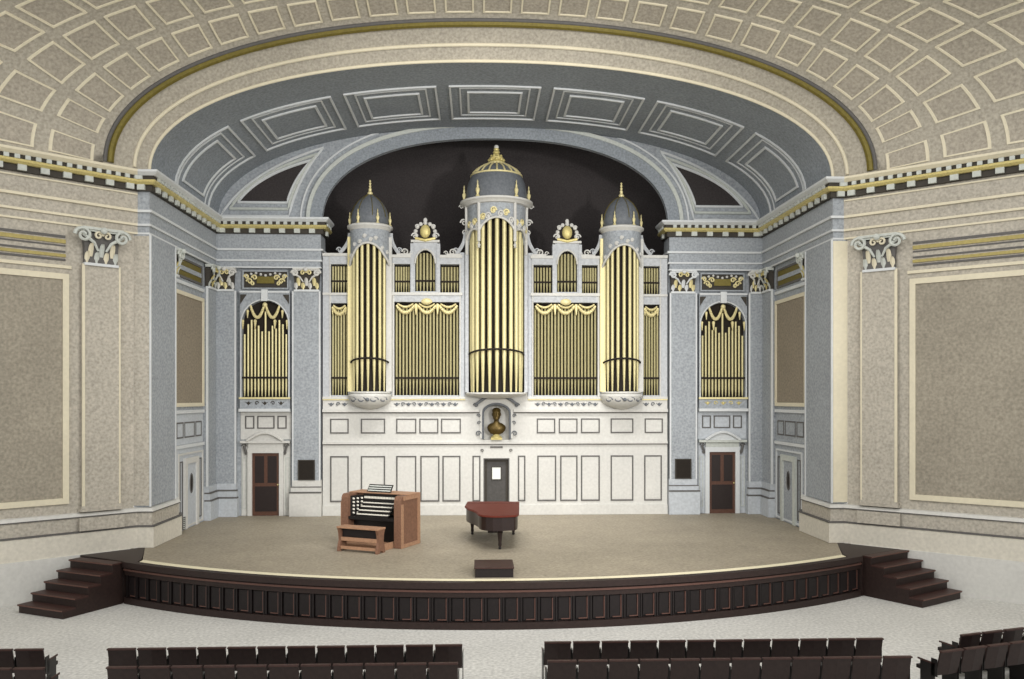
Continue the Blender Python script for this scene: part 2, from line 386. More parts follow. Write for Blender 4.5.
# ------------------------------------------------------------------ entablature
kn = 0
for sg in (-1, 1):
    ox = 6.13+sg*AX
    path = [(ox-.0,.88),(ox-.0,.06),(9.62,.06),(9.62,-6.02),(9.93,-6.02),(9.93+.741*9,-6.02-.671*9)]
    path[0] = (ox+.02, .88); path[1] = (ox+.02,.02); path[2] = (9.62,.02)
    for i0, i1, base, hi, nm in ((0,4,'blue','wmould','over the stage'),(4,5,'tan','cream','along the hall')):
        kn += 1
        e = empty(f'trim_{kn}', (sg*9.6,-2,10), f'{LR[sg]} run of the cornice {nm} with dentils and a gold band', 'cornice', kind='structure')
        mb = MB()
        sweep(mb, [(-.34,9.72),(.0,9.72),(.0,9.98),(.03,9.98),(.03,10.3),(.05,10.36),(.02,10.4),(.02,10.9),(.06,10.95),(.06,11.3),(-.34,11.3)], path, sg, i0, i1)
        mb.build('frieze', base, e)
        mb = MB(); sweep(mb, rp(-.02,.06,9.93,9.99), path, sg, i0, i1); sweep(mb, rp(-.02,.1,10.3,10.37), path, sg, i0, i1); sweep(mb, rp(-.02,.03,9.70,9.75), path, sg, i0, i1)
        if base == 'tan': sweep(mb, rp(-.02,.06,10.78,10.82), path, sg, i0, i1)
        mb.build('bead_moulding', hi, e)
        mb = MB(); sweep(mb, rp(.0,.12,10.88,11.04), path, sg, i0, i1); sweep(mb, rp(.0,.2,11.17,11.28), path, sg, i0, i1); mb.build('dentil_shade', 'charcoal', e)  # dark strips paint the shade in the gaps between dentils
        mb = MB(); blocks(mb, path, sg, i0, i1, .5, .2, .05, .2, 10.9, 11.045); blocks(mb, path, sg, i0, i1, .24, .12, .15, .26, 11.172, 11.275); mb.build('dentil', 'gmould', e)
        mb = MB(); sweep(mb, [(-.1,11.045),(.2,11.045),(.27,11.1),(.25,11.165),(-.1,11.165)], path, sg, i0, i1); mb.build('gold_band', 'gold', e)
        mb = MB(); sweep(mb, [(-.34,11.28),(.24,11.28),(.34,11.36),(.34,11.42),(-.34,11.46)], path, sg, i0, i1); mb.build('cap_moulding', hi if base == 'blue' else 'cream', e)

# ------------------------------------------------------------------ stage vault
mb = MB()
def vault(f, y, off=0):
    k = max(0, min(1, (y+6.05)/6.3)); R = 3.215+.09*k
    key = ('v', round(R,3))
    if key not in _cache: _cache[key] = sup(9.62, R, ZS, 2.15)
    ps, L = _cache[key]; p, n = along(ps, L, f*L[-1])
    return Vector((p[0]+n[0]*off, y, p[1]+n[1]*off))
sheet(mb, lambda f, y: vault(f,y), lin_(0,1,120), lin_(.26,-6.05,8))
sheet(mb, lambda f, y: vault(f,y,-.2), lin_(0,1,120), lin_(.26,-6.05,2))
cv = tag(mb.build('ceiling_stage', 'soffit', smooth=True), 'slate-blue vault over the stage with seven framed panels', 'ceiling', kind='structure')
VLEN = sup(9.62,3.25,ZS,2.15)[1][-1]
def vstrip(mb, fn, a, b, w, off0, off1, n=10):
    """bar on a curved surface from (f,y) a to b, w wide"""
    rings = []
    dx, dy = (b[0]-a[0])*VLEN, b[1]-a[1]; d = math.hypot(dx, dy); nx, ny = -dy/d*w/2/VLEN, dx/d*w/2
    for i in range(n+1):
        t = i/n; f, y = a[0]+(b[0]-a[0])*t, a[1]+(b[1]-a[1])*t
        rings.append([fn(f-nx,y-ny,off0), fn(f+nx,y+ny,off0), fn(f+nx,y+ny,off1), fn(f-nx,y-ny,off1)])
    mb.loft(rings)
def vrect(mb, fn, f0, f1, y0, y1, w, o0, o1, n=10):
    g = w/2/VLEN
    for a, b in (((f0-g,y0),(f1+g,y0)),((f1,y0+w/2),(f1,y1-w/2)),((f1+g,y1),(f0-g,y1)),((f0,y1-w/2),(f0,y0+w/2))): vstrip(mb, fn, a, b, w, o0, o1, n)
for k in range(7):
    fc = .5+(k-3)*3.2/VLEN; h = 1.38/VLEN
    mb = MB(); sheet(mb, lambda f,y: vault(f,y,.012), lin_(fc-h*.62,fc+h*.62,10), [-3.45,-1.6]); o = mb.build('soffit_panel', 'soffit', cv)
    mb = MB(); vrect(mb, vault, fc-h, fc+h, -4.05, -.9, .06, 0, .05)
    vrect(mb, vault, fc-h*.78, fc+h*.78, -3.85, -1.25, .05, 0, .03)
    vrect(mb, vault, fc-h*.6, fc+h*.6, -3.5, -1.55, .07, 0, .05); mb.build('panel_frame', 'wmould', o)

# proscenium arch and hall ceiling
ts = [.158,.24,.561,.64,1.1,1.3]
mb = MB(); sheet(mb, hall, lin_(0,1,140), [.12,.158,.35,.561,.8,1.1,1.21,1.35,1.62])
ar = tag(mb.build('ceiling_arch', 'ceil', smooth=True), 'stone-coloured proscenium arch with cream lines and a gilt roll', 'arch', kind='structure')
for t, r, m_, nm in ((.158,.045,'cream','cream_line'),(.561,.05,'cream','cream_line'),(1.2,.1,'olive','gilt_roll'),(1.33,.055,'bead_shading','dark_roll')):
    mb = MB(); mb.tube([hall(f,t,.02) for f in lin_(0.002,.998,140)], r, 8); mb.build(nm, m_, ar, smooth=True)
mb = MB(); sheet(mb, lambda f,t: hall(f,t), lin_(0,1,140), [1.36,1.61,2.2,2.73,3.05,3.6,4.18,4.56,5.1,5.7,6.1,6.7,7.3])
ch = tag(mb.build('ceiling', 'ceil', smooth=True), 'flaring coffered hall ceiling with cream-outlined coffers', 'ceiling', kind='structure')
CE = {1.61: [(0,.44),(.75,1.2),(1.4,1.98),(2.22,2.86),(3.1,3.72),(3.97,4.66),(4.89,5.67),(5.91,6.66),(6.9,7.66)],
      2.73: [(.055,.63),(1.0,1.54),(1.81,2.5),(2.74,3.47),(3.72,4.45),(4.69,5.45),(5.69,6.5)],
      3.05: [(.07,.68),(1.01,1.67),(1.88,2.67),(2.85,3.67),(3.9,4.65),(4.94,5.68)],
      4.18: [(.1,.85),(1.18,1.98),(2.36,3.14),(3.4,4.28),(4.5,5.33)],
      4.56: [(.14,.92),(1.28,2.13),(2.5,3.38),(3.6,4.5)],
      5.7: [(.14,1.05),(1.42,2.4),(2.72,3.72),(3.95,4.9)]}
def col(t, i):
    """lower and upper edge of coffer column i (0 at the springing, 13 at the crown) on ring t, as an arc fraction"""
    L = ring(t)[1][-1]
    def at(tt):
        E_ = CE[tt]; LL = ring(tt)[1][-1]
        if i < len(E_): return E_[i][0]/LL, E_[i][1]/LL
        c0 = sum(E_[-1])/2; k = len(E_)-1; c = c0+(LL/2-c0)*(i-k)/(13-k); return (c-.385)/LL, (c+.385)/LL
    ks = sorted(CE); t = max(ks[0], t)
    if t >= ks[-1]: return at(ks[-1])
    q = max(j for j in range(len(ks)-1) if ks[j] <= t); lo, hi = ks[q], ks[q+1]
    k = (t-lo)/(hi-lo); A_, B_ = at(lo), at(hi)
    return A_[0]+(B_[0]-A_[0])*k, A_[1]+(B_[1]-A_[1])*k
for t0, t1, top in ((1.64,2.70,14),(3.07,4.17,14),(4.54,5.66,14),(6.04,7.15,6)):
    for i in range(27):
        j = min(i, 26-i); fl = i > 13
        if j >= top: continue
        def cp(q, t, off, j=j, fl=fl):     # q 0..1 across the column
            a_, b_ = col(t, j); f = a_+(b_-a_)*q; return hall(1-f if fl else f, t, off)
        mb = MB(); sheet(mb, lambda q,t: cp(q,t,.012), lin_(0,1,5), lin_(t0,t1,3)); o = mb.build('coffer', 'coffer', ch)
        mb = MB()
        def qs(a, b, c, d, n=5):
            rings = []
            for k in range(n+1):
                z = k/n; p = (a[0]+(b[0]-a[0])*z, a[1]+(b[1]-a[1])*z); q = (c[0]+(d[0]-c[0])*z, c[1]+(d[1]-c[1])*z)
                rings.append([cp(*p,.004), cp(*q,.004), cp(*q,.04), cp(*p,.04)])
            mb.loft(rings)
        wt = .055; wq = .062
        qs((0,t0),(1,t0),(0,t0+wt),(1,t0+wt)); qs((0,t1-wt),(1,t1-wt),(0,t1),(1,t1))
        qs((0,t0+wt),(0,t1-wt),(wq,t0+wt),(wq,t1-wt)); qs((1-wq,t0+wt),(1-wq,t1-wt),(1,t0+wt),(1,t1-wt))
        mb.build('coffer_frame', 'cream', o)

# ================================================================== PILASTERS
def leaf(mb, pl, u, v, w, h, out, n0):
    rings = []; K = 7
    for i in range(K+1):
        t = i/K; ww = w*(.55+.6*math.sin(PI*min(1,t*.9+.1)))*(1 if t < .8 else .75)
        vv = v+h*(t if t < .8 else .8+.12*math.sin((t-.8)*8)); nn = n0+out*(t**2.2)
        if t > .85: vv -= h*.1*(t-.85)/.15
        rings.append([pl(u-ww/2,vv,nn), pl(u,vv+.0,nn+.05*w+.02), pl(u+ww/2,vv,nn), pl(u,vv,nn-.05)])
    mb.loft(rings)
def capital(root, pl, u0, u1, v0, v1, n0, bell, leafm, volm, nl=3, vo=-.02, vs=.17, ab=.13):
    """bell, abacus, two rows of leaves and corner volutes on a flat pilaster"""
    w = u1-u0; h = v1-v0; uc = (u0+u1)/2
    mb = MB()
    K = 6; rings = []
    for i in range(K+1):
        t = i/K; g = .02+.16*t**2.5; nb = max(.004, n0-.12); rings.append([pl(u0-g*w*.4,v0+h*.84*t,nb), pl(u1+g*w*.4,v0+h*.84*t,nb), pl(u1+g*w*.4,v0+h*.84*t,n0+g*.6), pl(u0-g*w*.4,v0+h*.84*t,n0+g*.6)])
    mb.loft(rings); cap = mb.build('capital', bell, root)
    mb = MB(); nb = max(.004, n0-.1); pl.bar(mb, u0-ab*w, u1+ab*w, v1-h*.07, v1, nb, n0+.2); pl.bar(mb, u0-ab*.8*w, u1+ab*.8*w, v1-h*.12, v1-h*.07, nb, n0+.15); mb.build('abacus', leafm, cap)
    mb = MB(); pl.bar(mb, u0-.03*w, u1+.03*w, v0-.05, v0+.02, max(.004,n0-.1), n0+.06); mb.build('astragal', 'wmould' if leafm != 'cream' else 'cream', cap)
    for i in range(nl+1):
        mb = MB(); leaf(mb, pl, u0+w*(.06+.88*i/nl), v0+.02, w/nl*.42, h*.36, .13, n0+.0); mb.build('leaf', leafm if i % 2 == 0 else volm, cap, smooth=True)
    for i in range(nl):
        mb = MB(); leaf(mb, pl, u0+w*(i+.5)/nl, v0+h*.2, w/nl*.42, h*.42, .17, n0+.02); mb.build('leaf', volm if i % 2 == 0 else leafm, cap, smooth=True)
    for sd in (-1, 1):
        ue = u0 if sd < 0 else u1
        mb = MB(); pl.scroll(mb, ue+sd*w*vo, v1-h*.24, h*vs, sd, 1.5, n0+.14, th=h*.055); mb.tube([pl(uc+sd*w*.12,v0+h*.36,n0+.08), pl(uc+sd*w*.26,v0+h*.58,n0+.12), pl(ue+sd*h*.1,v1-h*.2,n0+.15)], [h*.03,h*.045,h*.05], 6); mb.build('volute', leafm, cap, smooth=True)
        mb = MB(); pl.scroll(mb, uc+sd*w*.13, v1-h*.22, h*.12, -sd, 1.3, n0+.13, th=h*.04); mb.build('volute', volm, cap, smooth=True)
    mb = MB(); mb.ball(pl(uc,v1-h*.08,n0+.22), (h*.1,h*.08,h*.1), 8, 6); mb.build('rosette', leafm, cap, smooth=True)
for sg in (-1, 1):
    n = LR[sg]
    # inner pilasters flanking the organ
    a, b = sorted((AX+sg*6.14, AX+sg*7.1))
    if sg < 0: a, b = -6.97, -6.01
    r = empty('pilaster', ((a+b)/2,.1,STG), f'grey-blue pilaster between the organ and the {n} pipe bay', 'pilaster', 'pilasters on the back wall')
    mb = MB(); BACK.bar(mb, a, b, 2.3, 8.9, .002, .24); mb.build('shaft', 'blue', r)
    mb = MB(); q = b-.03 if sg < 0 else a+.03; BACK.bar(mb, q-.03, q+.03, 2.3, 8.9, .2, .26); q = b if sg > 0 else a; BACK.bar(mb, q-.025, q+.025, 2.3, 8.9, .1, .245); mb.build('edge_bead', 'wmould', r)
    mb = MB(); i_, j_ = (.1,.04) if sg < 0 else (.04,.1); BACK.bar(mb, a-i_, b+j_, 1.055, 1.9, .002, .36); BACK.bar(mb, a-i_*.6, b+j_*.6, 1.9, 2.06, .002, .3); BACK.bar(mb, a-.02, b+.02, 2.06, 2.3, .002, .27); bs = mb.build('pedestal', 'white' if sg < 0 else 'bluew', r)
    mb = MB(); BACK.bar(mb, a-i_-.005, b+j_+.005, 1.86, 1.91, .3, .375); BACK.bar(mb, a-i_*.6-.005, b+j_*.6+.005, 2.06, 2.09, .2, .315); mb.build('shade_line', 'bead_shading', bs)  # dark strips paint the shade at the pedestal mouldings
    capital(r, BACK, a+.07, b-.07, 8.93, 9.69, .24, 'charcoal', 'white' if sg < 0 else 'wmould', 'pale_gold', 3, -.03, .16, .05)
    pq = tag(MB().build('wall_plaque','void'), 'x', 'plaque') if False else None
    e = empty('wall_plaque', ((a+b)/2, .0, 2.3), f'dark square plaque low on the pilaster right of the organ' if sg > 0 else 'dark square plaque low on the pilaster left of the organ', 'plaque', 'dark plaques')
    uc = (a+b)/2; mb = MB(); BACK.bar(mb, uc-.27, uc+.27, 2.33, 3.0, .262, .29); mb.build('plate', 'backing', e)
    mb = MB(); BACK.rect(mb, uc-.29, uc+.29, 2.31, 3.02, .035, .25, .3); mb.build('border', 'charcoal', e)
    # corner pilaster: an L in plan
    r = empty('corner_pilaster', (sg*9.4,0,STG), f'grey-blue pilaster folded into the {n} rear corner of the stage', 'pilaster', 'corner pilasters')
    lo, hi = (8.95, 9.6) if sg < 0 else (9.14, 9.6)
    a, b = sorted((sg*lo, sg*hi)); SP = SIDE(sg)
    mb = MB(); BACK.bar(mb, a, b, 2.2, 8.9, .002, .24); mb.box(*sorted((sg*9.6,sg*9.748)), -.95, .247, 2.2, 8.9); mb.build('shaft', 'blue', r)
    mb = MB(); q = sg*lo; BACK.bar(mb, q-.03, q+.03, 2.2, 8.9, .2, .26); SP.bar(mb, -.98,-.92, 2.2,8.9,.1,.17); mb.build('edge_bead', 'wmould', r)
    mb = MB()
    for z0, z1, g in ((1.055,1.72,.12),(1.72,1.95,.08),(1.95,2.2,.04)):
        a2, b2 = sorted((sg*(lo-g*.8), sg*hi)); BACK.bar(mb, a2, b2, z0, z1, .002, .24+g); mb.box(*sorted((sg*(9.6-g),sg*9.748)), -.95-g*.3, .247, z0, z1)
    bs = mb.build('pedestal', 'bluew', r)
    mb = MB()
    for z, g in ((1.72,.125),(1.97,.09)):
        a2, b2 = sorted((sg*(lo-g*.8), sg*(hi-g))); BACK.bar(mb, a2, b2, z-.025, z+.025, .2, .25+g); mb.box(*sorted((sg*(9.59-g),sg*9.7)), -.95-g*.3, .0, z-.025, z+.025)
    mb.build('shade_line', 'bead_shading', bs)  # painted shade lines at the pedestal steps
    capital(r, BACK, a+.04, b-.06, 8.93, 9.69, .24, 'charcoal', 'white', 'pale_gold', 2)
    capital(r, SP, -.82, -.1, 8.93, 9.69, .15, 'charcoal', 'gmould', 'gold', 2)
    # capital at the inner edge of the pier
    r = empty('half_capital', (sg*9.7,-3.9,8.9), f'gilded half capital beside the {n} pier above the brown panel', 'capital', 'half capitals at the piers')
    capital(r, SP, -3.86, -3.62, 8.9, 9.69, .08, 'charcoal', 'gmould', 'gold', 2)
    # hall wall pilaster
    pl = AUD(sg)
    r = empty('hall_pilaster', pl(.78,STG,.1), f'warm grey fluteless pilaster with leafy capital on the {n} hall wall', 'pilaster', 'hall pilasters')
    mb = MB(); pl.bar(mb, .31, 1.25, 2.3, 8.72, .002, .14); mb.build('shaft', 'tan', r)
    mb = MB(); pl.bar(mb, 1.2, 1.27, 2.3, 8.72, .12, .16); pl.bar(mb, .29, .33, 2.3, 8.72, .12, .15); mb.build('edge_bead', 'cream', r)
    mb = MB(); pl.bar(mb, .22, 1.36, 1.68, 2.015, .16, .24); pl.bar(mb, .25, 1.33, 2.17, 2.24, .002, .2); pl.bar(mb, .28, 1.29, 2.24, 2.32, .002, .17); mb.build('pedestal', 'tan', r)
    capital(r, pl, .38, 1.2, 8.74, 9.69, .14, 'bead_shading', 'gmould', 'cream', 3, .1, .22)

# ================================================================== PIPE BAYS, DOORS
def arch_plate(mb, pl, u0, u1, v0, v1, h0, h1, hv0, sp, rise, n0, n1, K=16):
    pl.bar(mb, u0, h0, v0, v1, n0, n1); pl.bar(mb, h1, u1, v0, v1, n0, n1); pl.bar(mb, h0, h1, v0, hv0, n0, n1)
    uc, hw = (h0+h1)/2, (h1-h0)/2
    pts = [(uc-hw*math.cos(PI*i/K), sp+rise*math.sin(PI*i/K)) for i in range(K+1)]
    for a, b in zip(pts, pts[1:]): pl.poly(mb, [a, b, (b[0],v1), (a[0],v1)], n0, n1)
    return pts
def pipe(parent, x, y, z0, zm, z1, r, m='pipe', seg=10, foot=.35):
    mb = MB(); mb.lathe([(r*foot,z0),(r*.5,z0+.05),(r,zm),(r,z1),(r*.86,z1),(r*.86,z1-.05)], (x,y,0), seg)
    return mb.build('organ_pipe', m, parent, smooth=True)
def ornament(par, m, pl, u0, u1, v0, v1, n, step=.24, seg=5):
    w = u1-u0; k = max(2, int(w/step)); r = (v1-v0)*.3
    for i in range(k):
        u = u0+w*(i+.5)/k; vc = (v0+v1)/2; mb = MB()
        if i % 2: pl.scroll(mb, u, vc, r, 1 if i % 4 == 1 else -1, 1.1, n, seg=seg); mb.build('carved_scroll', m, par, smooth=True)
        else:
            mb.ball(pl(u,vc,n), (r*.7,r*.5,r*.8), 6, 4); mb.tube([pl(u-r*1.3,vc+r*.5,n), pl(u,vc-r*.8,n), pl(u+r*1.3,vc+r*.5,n)], r*.18, 5); mb.build('carved_shell', m, par, smooth=True)
for sg in (-1, 1):
    n = LR[sg]; c = AX+sg*8.075
    a, b = c-.86, c+.86
    pc = BACK
    R0 = empty('pipe_screen', (c,.1,STG+4), f'arched bay of thin gilt organ pipes above the {n} rear door', 'organ pipe bay', 'arched pipe bays beside the organ')
    mb = MB(); arch_plate(mb, pc, a, b, 4.8, 8.88, c-.8, c+.8, 5.2, 7.75, .83, .002, .2); cs = mb.build('arch_frame', 'blue', R0)
    mb = MB(); pts = [(c-.83*math.cos(PI*i/20), 7.75+.86*math.sin(PI*i/20)) for i in range(21)]
    mb.tube([pc(c-.83,5.2,.2)]+[pc(u,v,.2) for u,v in pts]+[pc(c+.83,5.2,.2)], .025, 6); pc.bar(mb, c-.11,c+.11,8.55,8.95,.2,.28); pc.bar(mb,a,b,8.84,8.9,.2,.25); mb.build('arch_bead', 'wmould', cs)
    mb = MB(); pc.bar(mb, c-.88, c+.88, 5.14, 5.2, .15, .26); mb.build('sill_bead', 'pale_gold', cs)
    ornament(cs, 'charcoal' if sg < 0 else 'gold', pc, c-.7, c+.7, 4.87, 5.12, .2)
    mb = MB()
    for sd in (-1,1): pc.poly(mb, [(c+sd*.84,8.78),(c+sd*.84,8.45),(c+sd*.62,8.78)], .2, .23)
    mb.build('corner_carving', 'charcoal', cs)
    mb = MB(); pc.bar(mb, c-.88, c+.88, 4.7, 4.8, .002, .3); mb.build('sill_moulding', 'wmould', R0)
    mb = MB(); arch_k = [(c-.79*math.cos(PI*i/16), 7.75+.82*math.sin(PI*i/16)) for i in range(17)]
    pc.poly(mb, [(c-.79,5.2)]+arch_k+[(c+.79,5.2)], .002, .012); mb.build('backing', 'backing', R0)
    hs = [7.4,7.75,7.9,7.6,7.7,7.5,8.2,7.5,7.7,7.6,7.9,7.75,7.4]
    for i, h in enumerate(hs): pipe(R0, c-.72+1.44*i/12, .25-.1, 5.22, 5.5, h, .036, 'pipe', 8)
    mb = MB(); pc.bar(mb, c-.8, c+.8, 5.85, 5.92, .13, .17); mb.build('pipe_rail', 'backing', R0)
    g = MB(); pc.swag(g, c-.5, c-.03, 8.4, .42, .17, .05); pc.swag(g, c+.03, c+.5, 8.4, .42, .17, .05)
    for sd in (-1,1): pc.drop(g, c+sd*.34, 7.85, .28, .17, .06); pc.drop(g, c+sd*.6, 8.2, .25, .17, .05); pc.drop(g, c+sd*.76, 7.85, .3, .18, .05)
    g.ball(pc(c,8.42,.18), .09, 8, 6); g.build('garland', 'pale_gold', R0, smooth=True)
    # carved frieze panel over the bay
    R1 = empty('carved_panel', (c,.2,9.0), f'dark oblong panel of gilt carving over the {n} pipe bay', 'carved panel', 'carved frieze panels')
    mb = MB(); pc.bar(mb, c-.76, c+.76, 9.02, 9.6, .002, .06); mb.build('ground', 'charcoal', R1)
    mb = MB(); pc.rect(mb, c-.8, c+.8, 8.98, 9.64, .05, .002, .12); mb.build('frame', 'blue', R1)
    mb = MB(); pc.bar(mb, c-.3, c+.3, 9.18, 9.42, .06, .12); mb.build('tablet', 'olive', R1)
    for sd in (-1,1):
        for du, dv, r in ((.38,.33,.1),(.55,.2,.11),(.66,.36,.09),(.46,.12,.08)): mb = MB(); pc.scroll(mb, c+sd*du, 9.05+dv, r, sd, 1.2, .1, th=.035); mb.build('scroll', 'pale_gold', R1, smooth=True)
    for q in lin_(-.66,.66,8): mb = MB(); mb.ball(pc(c+q, 9.5-.04*math.cos(q*9), .1), .05, 6, 4); mb.build('flower', 'white', R1)
    # rear door with pediment
    D = empty(f'door_{1 if sg < 0 else 2}', (c,.2,STG), f'brown and black panelled door under a curved pediment at the {n} rear of the stage', 'door', kind='structure')
    mb = MB(); pc.bar(mb, c-.85, c+.85, 1.055, 3.6, .002, .03); pc.bar(mb, c-.88, c+.88, 3.72, 4.7, .002, .03); mb.build('dado', 'white' if sg < 0 else 'bluew', D)  # left white, right greyer: side light partly put into the colour
    mb = MB(); pc.bar(mb, c-.47, c+.47, 1.055, 3.25, .03, .05); lf = mb.build('door_leaf', 'doorwood', D)
    for (u0,u1,v0,v1) in ((-.38,-.06,2.2,3.14),(.06,.38,2.2,3.14),(-.38,.38,1.2,2.08)):
        mb = MB(); pc.bar(mb, c+u0, c+u1, v0, v1, .05, .06); mb.build('door_panel', 'doorblack', lf)
    mb = MB(); mb.ball(pc(c+.42,2.14,.09), .03, 8, 6); mb.build('knob', 'gold', lf)
    mb = MB(); pc.bar(mb, c-.62, c-.47, 1.055, 3.25, .03, .12); pc.bar(mb, c+.47, c+.62, 1.055, 3.25, .03, .12); pc.bar(mb, c-.62, c+.62, 3.25, 3.42, .03, .12); fr = mb.build('door_frame', 'white' if sg < 0 else 'wmould', D)
    mb = MB(); pc.bar(mb, c-.86, c+.86, 3.6, 3.68, .0, .2); pc.bar(mb, c-.6, c+.6, 3.42, 3.6, .03, .1); mb.build('lintel', 'white' if sg < 0 else 'gmould', D)
    mb = MB(); pts = [(c-.62+1.24*i/14, 3.68+.28*math.sin(PI*i/14)) for i in range(15)]
    mb.tube([pc(u,v,.2) for u,v in pts], .05, 6); pc.poly(mb, pts, .03, .12); mb.build('pediment', 'white' if sg < 0 else 'wmould', D)
    for sd in (-1,1):
        mb = MB(); pc.scroll(mb, c+sd*.72, 3.5, .09, sd, 1.2, .1); pc.scroll(mb, c+sd*.68, 3.25, .06, -sd, 1.2, .1); mb.tube([pc(c+sd*.74,3.5,.12), pc(c+sd*.7,3.35,.13), pc(c+sd*.66,3.2,.1)], .04, 6); mb.build('bracket', 'bead_shading' if sg < 0 else 'bead_shading', D)
        mb = MB(); pc.rect(mb, *sorted((c+sd*.68, c+sd*.82)), 1.3, 3.1, .025, .03, .05); mb.build('side_panel_and_shade', 'gmould', D)
    for (u0,u1) in ((-.72,-.4),(-.3,.3),(.4,.72)):
        mb = MB(); pc.rect(mb, c+u0, c+u1, 4.1, 4.55, .04, .03, .055); mb.build('small_panel_and_shade', 'bead_shading', D)  # grey outline stands for shade in the panel recess
    # side door with oval window
    SP = SIDE(sg)
    D = empty(f'door_{3 if sg < 0 else 4}', (sg*9.7,-2.3,STG), f'pale side door with a small oval window in the {n} stage wall', 'door', kind='structure')
    mb = MB(); SP.bar(mb, -2.75, -1.85, 1.06, 3.1, .022, .05); lf = mb.build('door_leaf', 'bluew' if sg < 0 else 'blue', D)
    mb = MB(); k = 16; SP.poly(mb, [(-2.3+.11*math.cos(2*PI*i/k), 2.45+.28*math.sin(2*PI*i/k)) for i in range(k)], .05, .06); mb.build('oval_window', 'backing', lf)
    mb = MB(); mb.tube([SP(-2.3+.13*math.cos(2*PI*i/k), 2.45+.3*math.sin(2*PI*i/k), .055) for i in range(k)], .025, 6, True); mb.build('window_rim', 'bead_shading', lf)
    mb = MB(); SP.bar(mb, -2.95, -2.75, 1.06, 3.1, .022, .1); SP.bar(mb, -1.85, -1.65, 1.06, 3.1, .022, .1); SP.bar(mb, -2.95, -1.65, 3.1, 3.28, .022, .1); mb.build('door_frame', 'white' if sg < 0 else 'gmould', D)
    mb = MB(); SP.rect(mb, -3.45, -1.1, 1.1, 3.45, .06, .022, .06); mb.build('surround', 'white' if sg < 0 else 'wmould', D)
    for a_, b_ in ((-3.3,-3.05),(-1.5,-1.25)):
        mb = MB(); SP.rect(mb, a_, b_, 1.25, 3.2, .035, .022, .05); mb.build('side_panel_and_shade', 'bead_shading', D)  # recess shade of the side panels painted as an outline
vn = empty('wall_vent', (-9.7,-3.2,1.1), 'small grey vent grille in the base of the left stage wall', 'vent')
SP = SIDE(-1)
mb = MB(); SP.bar(mb, -3.45, -3.2, 1.12, 1.5, .15, .18); mb.build('grille_plate', 'bead_shading', vn)
mb = MB()
for z in lin_(1.16,1.46,5): SP.bar(mb, -3.43, -3.22, z-.01, z+.01, .18, .195)
mb.build('slats', 'gmould', vn)

# ================================================================== THE ORGAN
ORG = empty('pipe_organ', (AX,.1,STG), 'great pipe organ with three domed towers of gilt pipes over a white panelled base', 'pipe organ')
F = Plane((AX,.1,0), (1,0,0), (0,-1,0))
E0 = 6.08
# ---- white panelled base
mb = MB()
for a, b, z0, z1 in ((-E0,-.46,1.055,3.7),(.46,E0,1.055,3.7),(-.46,.46,3.05,3.7),(-E0,-.48,3.7,5.2),(.48,E0,3.7,5.2)):
    F.bar(mb, a, b, z0, z1, -.5, 0)
F.bar(mb, -1.1,1.1,5.2,5.34,-.4,-.02); F.bar(mb, -.48,.48,3.7,5.2,-.5,-.3); F.bar(mb,-.46,.46,1.055,3.05,-.5,-.2)
K = 20; pts = [(-.48*math.cos(PI*i/K), 4.62+.34*math.sin(PI*i/K)) for i in range(K+1)]
for a, b in zip(pts, pts[1:]): F.poly(mb, [a,b,(b[0],5.2),(a[0],5.2)], -.3, 0)
base = mb.build('wainscot', 'white', ORG)
mb = MB(); F.bar(mb,-E0,E0,3.56,3.64,0,.07); F.bar(mb,-E0,-.6,4.68,4.78,0,.1); F.bar(mb,.6,E0,4.68,4.78,0,.1); F.bar(mb,-E0,-.47,1.055,1.4,0,.06); F.bar(mb,.47,E0,1.055,1.4,0,.06); F.bar(mb,-E0,-1.1,5.14,5.22,0,.06); F.bar(mb,1.1,E0,5.14,5.22,0,.06)
mb.build('string_moulding', 'white', base)
mb = MB(); F.bar(mb,-E0,E0,3.53,3.56,0,.05); F.bar(mb,-E0,-.6,4.645,4.68,0,.06); F.bar(mb,.6,E0,4.645,4.68,0,.06); mb.build('shade_line', 'bead_shading', base)  # shade under the string mouldings, painted as dark strips
mb = MB(); F.bar(mb,-E0,-1.1,5.1,5.14,0,.04); F.bar(mb,1.1,E0,5.1,5.14,0,.04); mb.build('gold_line', 'pale_gold', base)
def px(u): return (u-512)/855*30.1  # only used to space the panels as measured
cols = [(328.6,347),(359,383),(394,414),(418,437),(440,458),(470,478),(515.5,523),(535,554),(558,575.5),(579,598),(609,632),(643,661)]
for u0, u1 in cols:
    a, b = (u0-494)/28.4, (u1-494)/28.4
    mb = MB(); F.bar(mb, a+.05, b-.05, 1.6, 3.07, 0, .012); p = mb.build('panel', 'white', base)
    mb = MB(); F.rect(mb, a, b, 1.53, 3.14, .045, 0, .025); mb.build('panel_shade', 'bead_shading', p)  # dark outline stands for the shade of the recessed panel
for u0, u1 in ((328.6,347),(359,383),(394,414),(417,436),(438.6,458.4),(534.5,553),(556.6,575.5),(579,598),(609,632),(643.5,662)):
    a, b = (u0-494)/28.4, (u1-494)/28.4
    mb = MB(); F.bar(mb, a+.05, b-.05, 3.98, 4.4, 0, .012); p = mb.build('small_panel_and_shade', 'white', base)
    mb = MB(); F.rect(mb, a, b, 3.93, 4.45, .04, 0, .025); mb.build('panel_shade', 'bead_shading', p)  # same painted recess shade round the small panels
for a, b in ((-5.9,-5.2),(-3.6,-1.35),(1.35,3.6),(5.2,5.9)):
    ornament(base, 'domegrey', F, a, b, 4.83, 5.08, .02, .2)
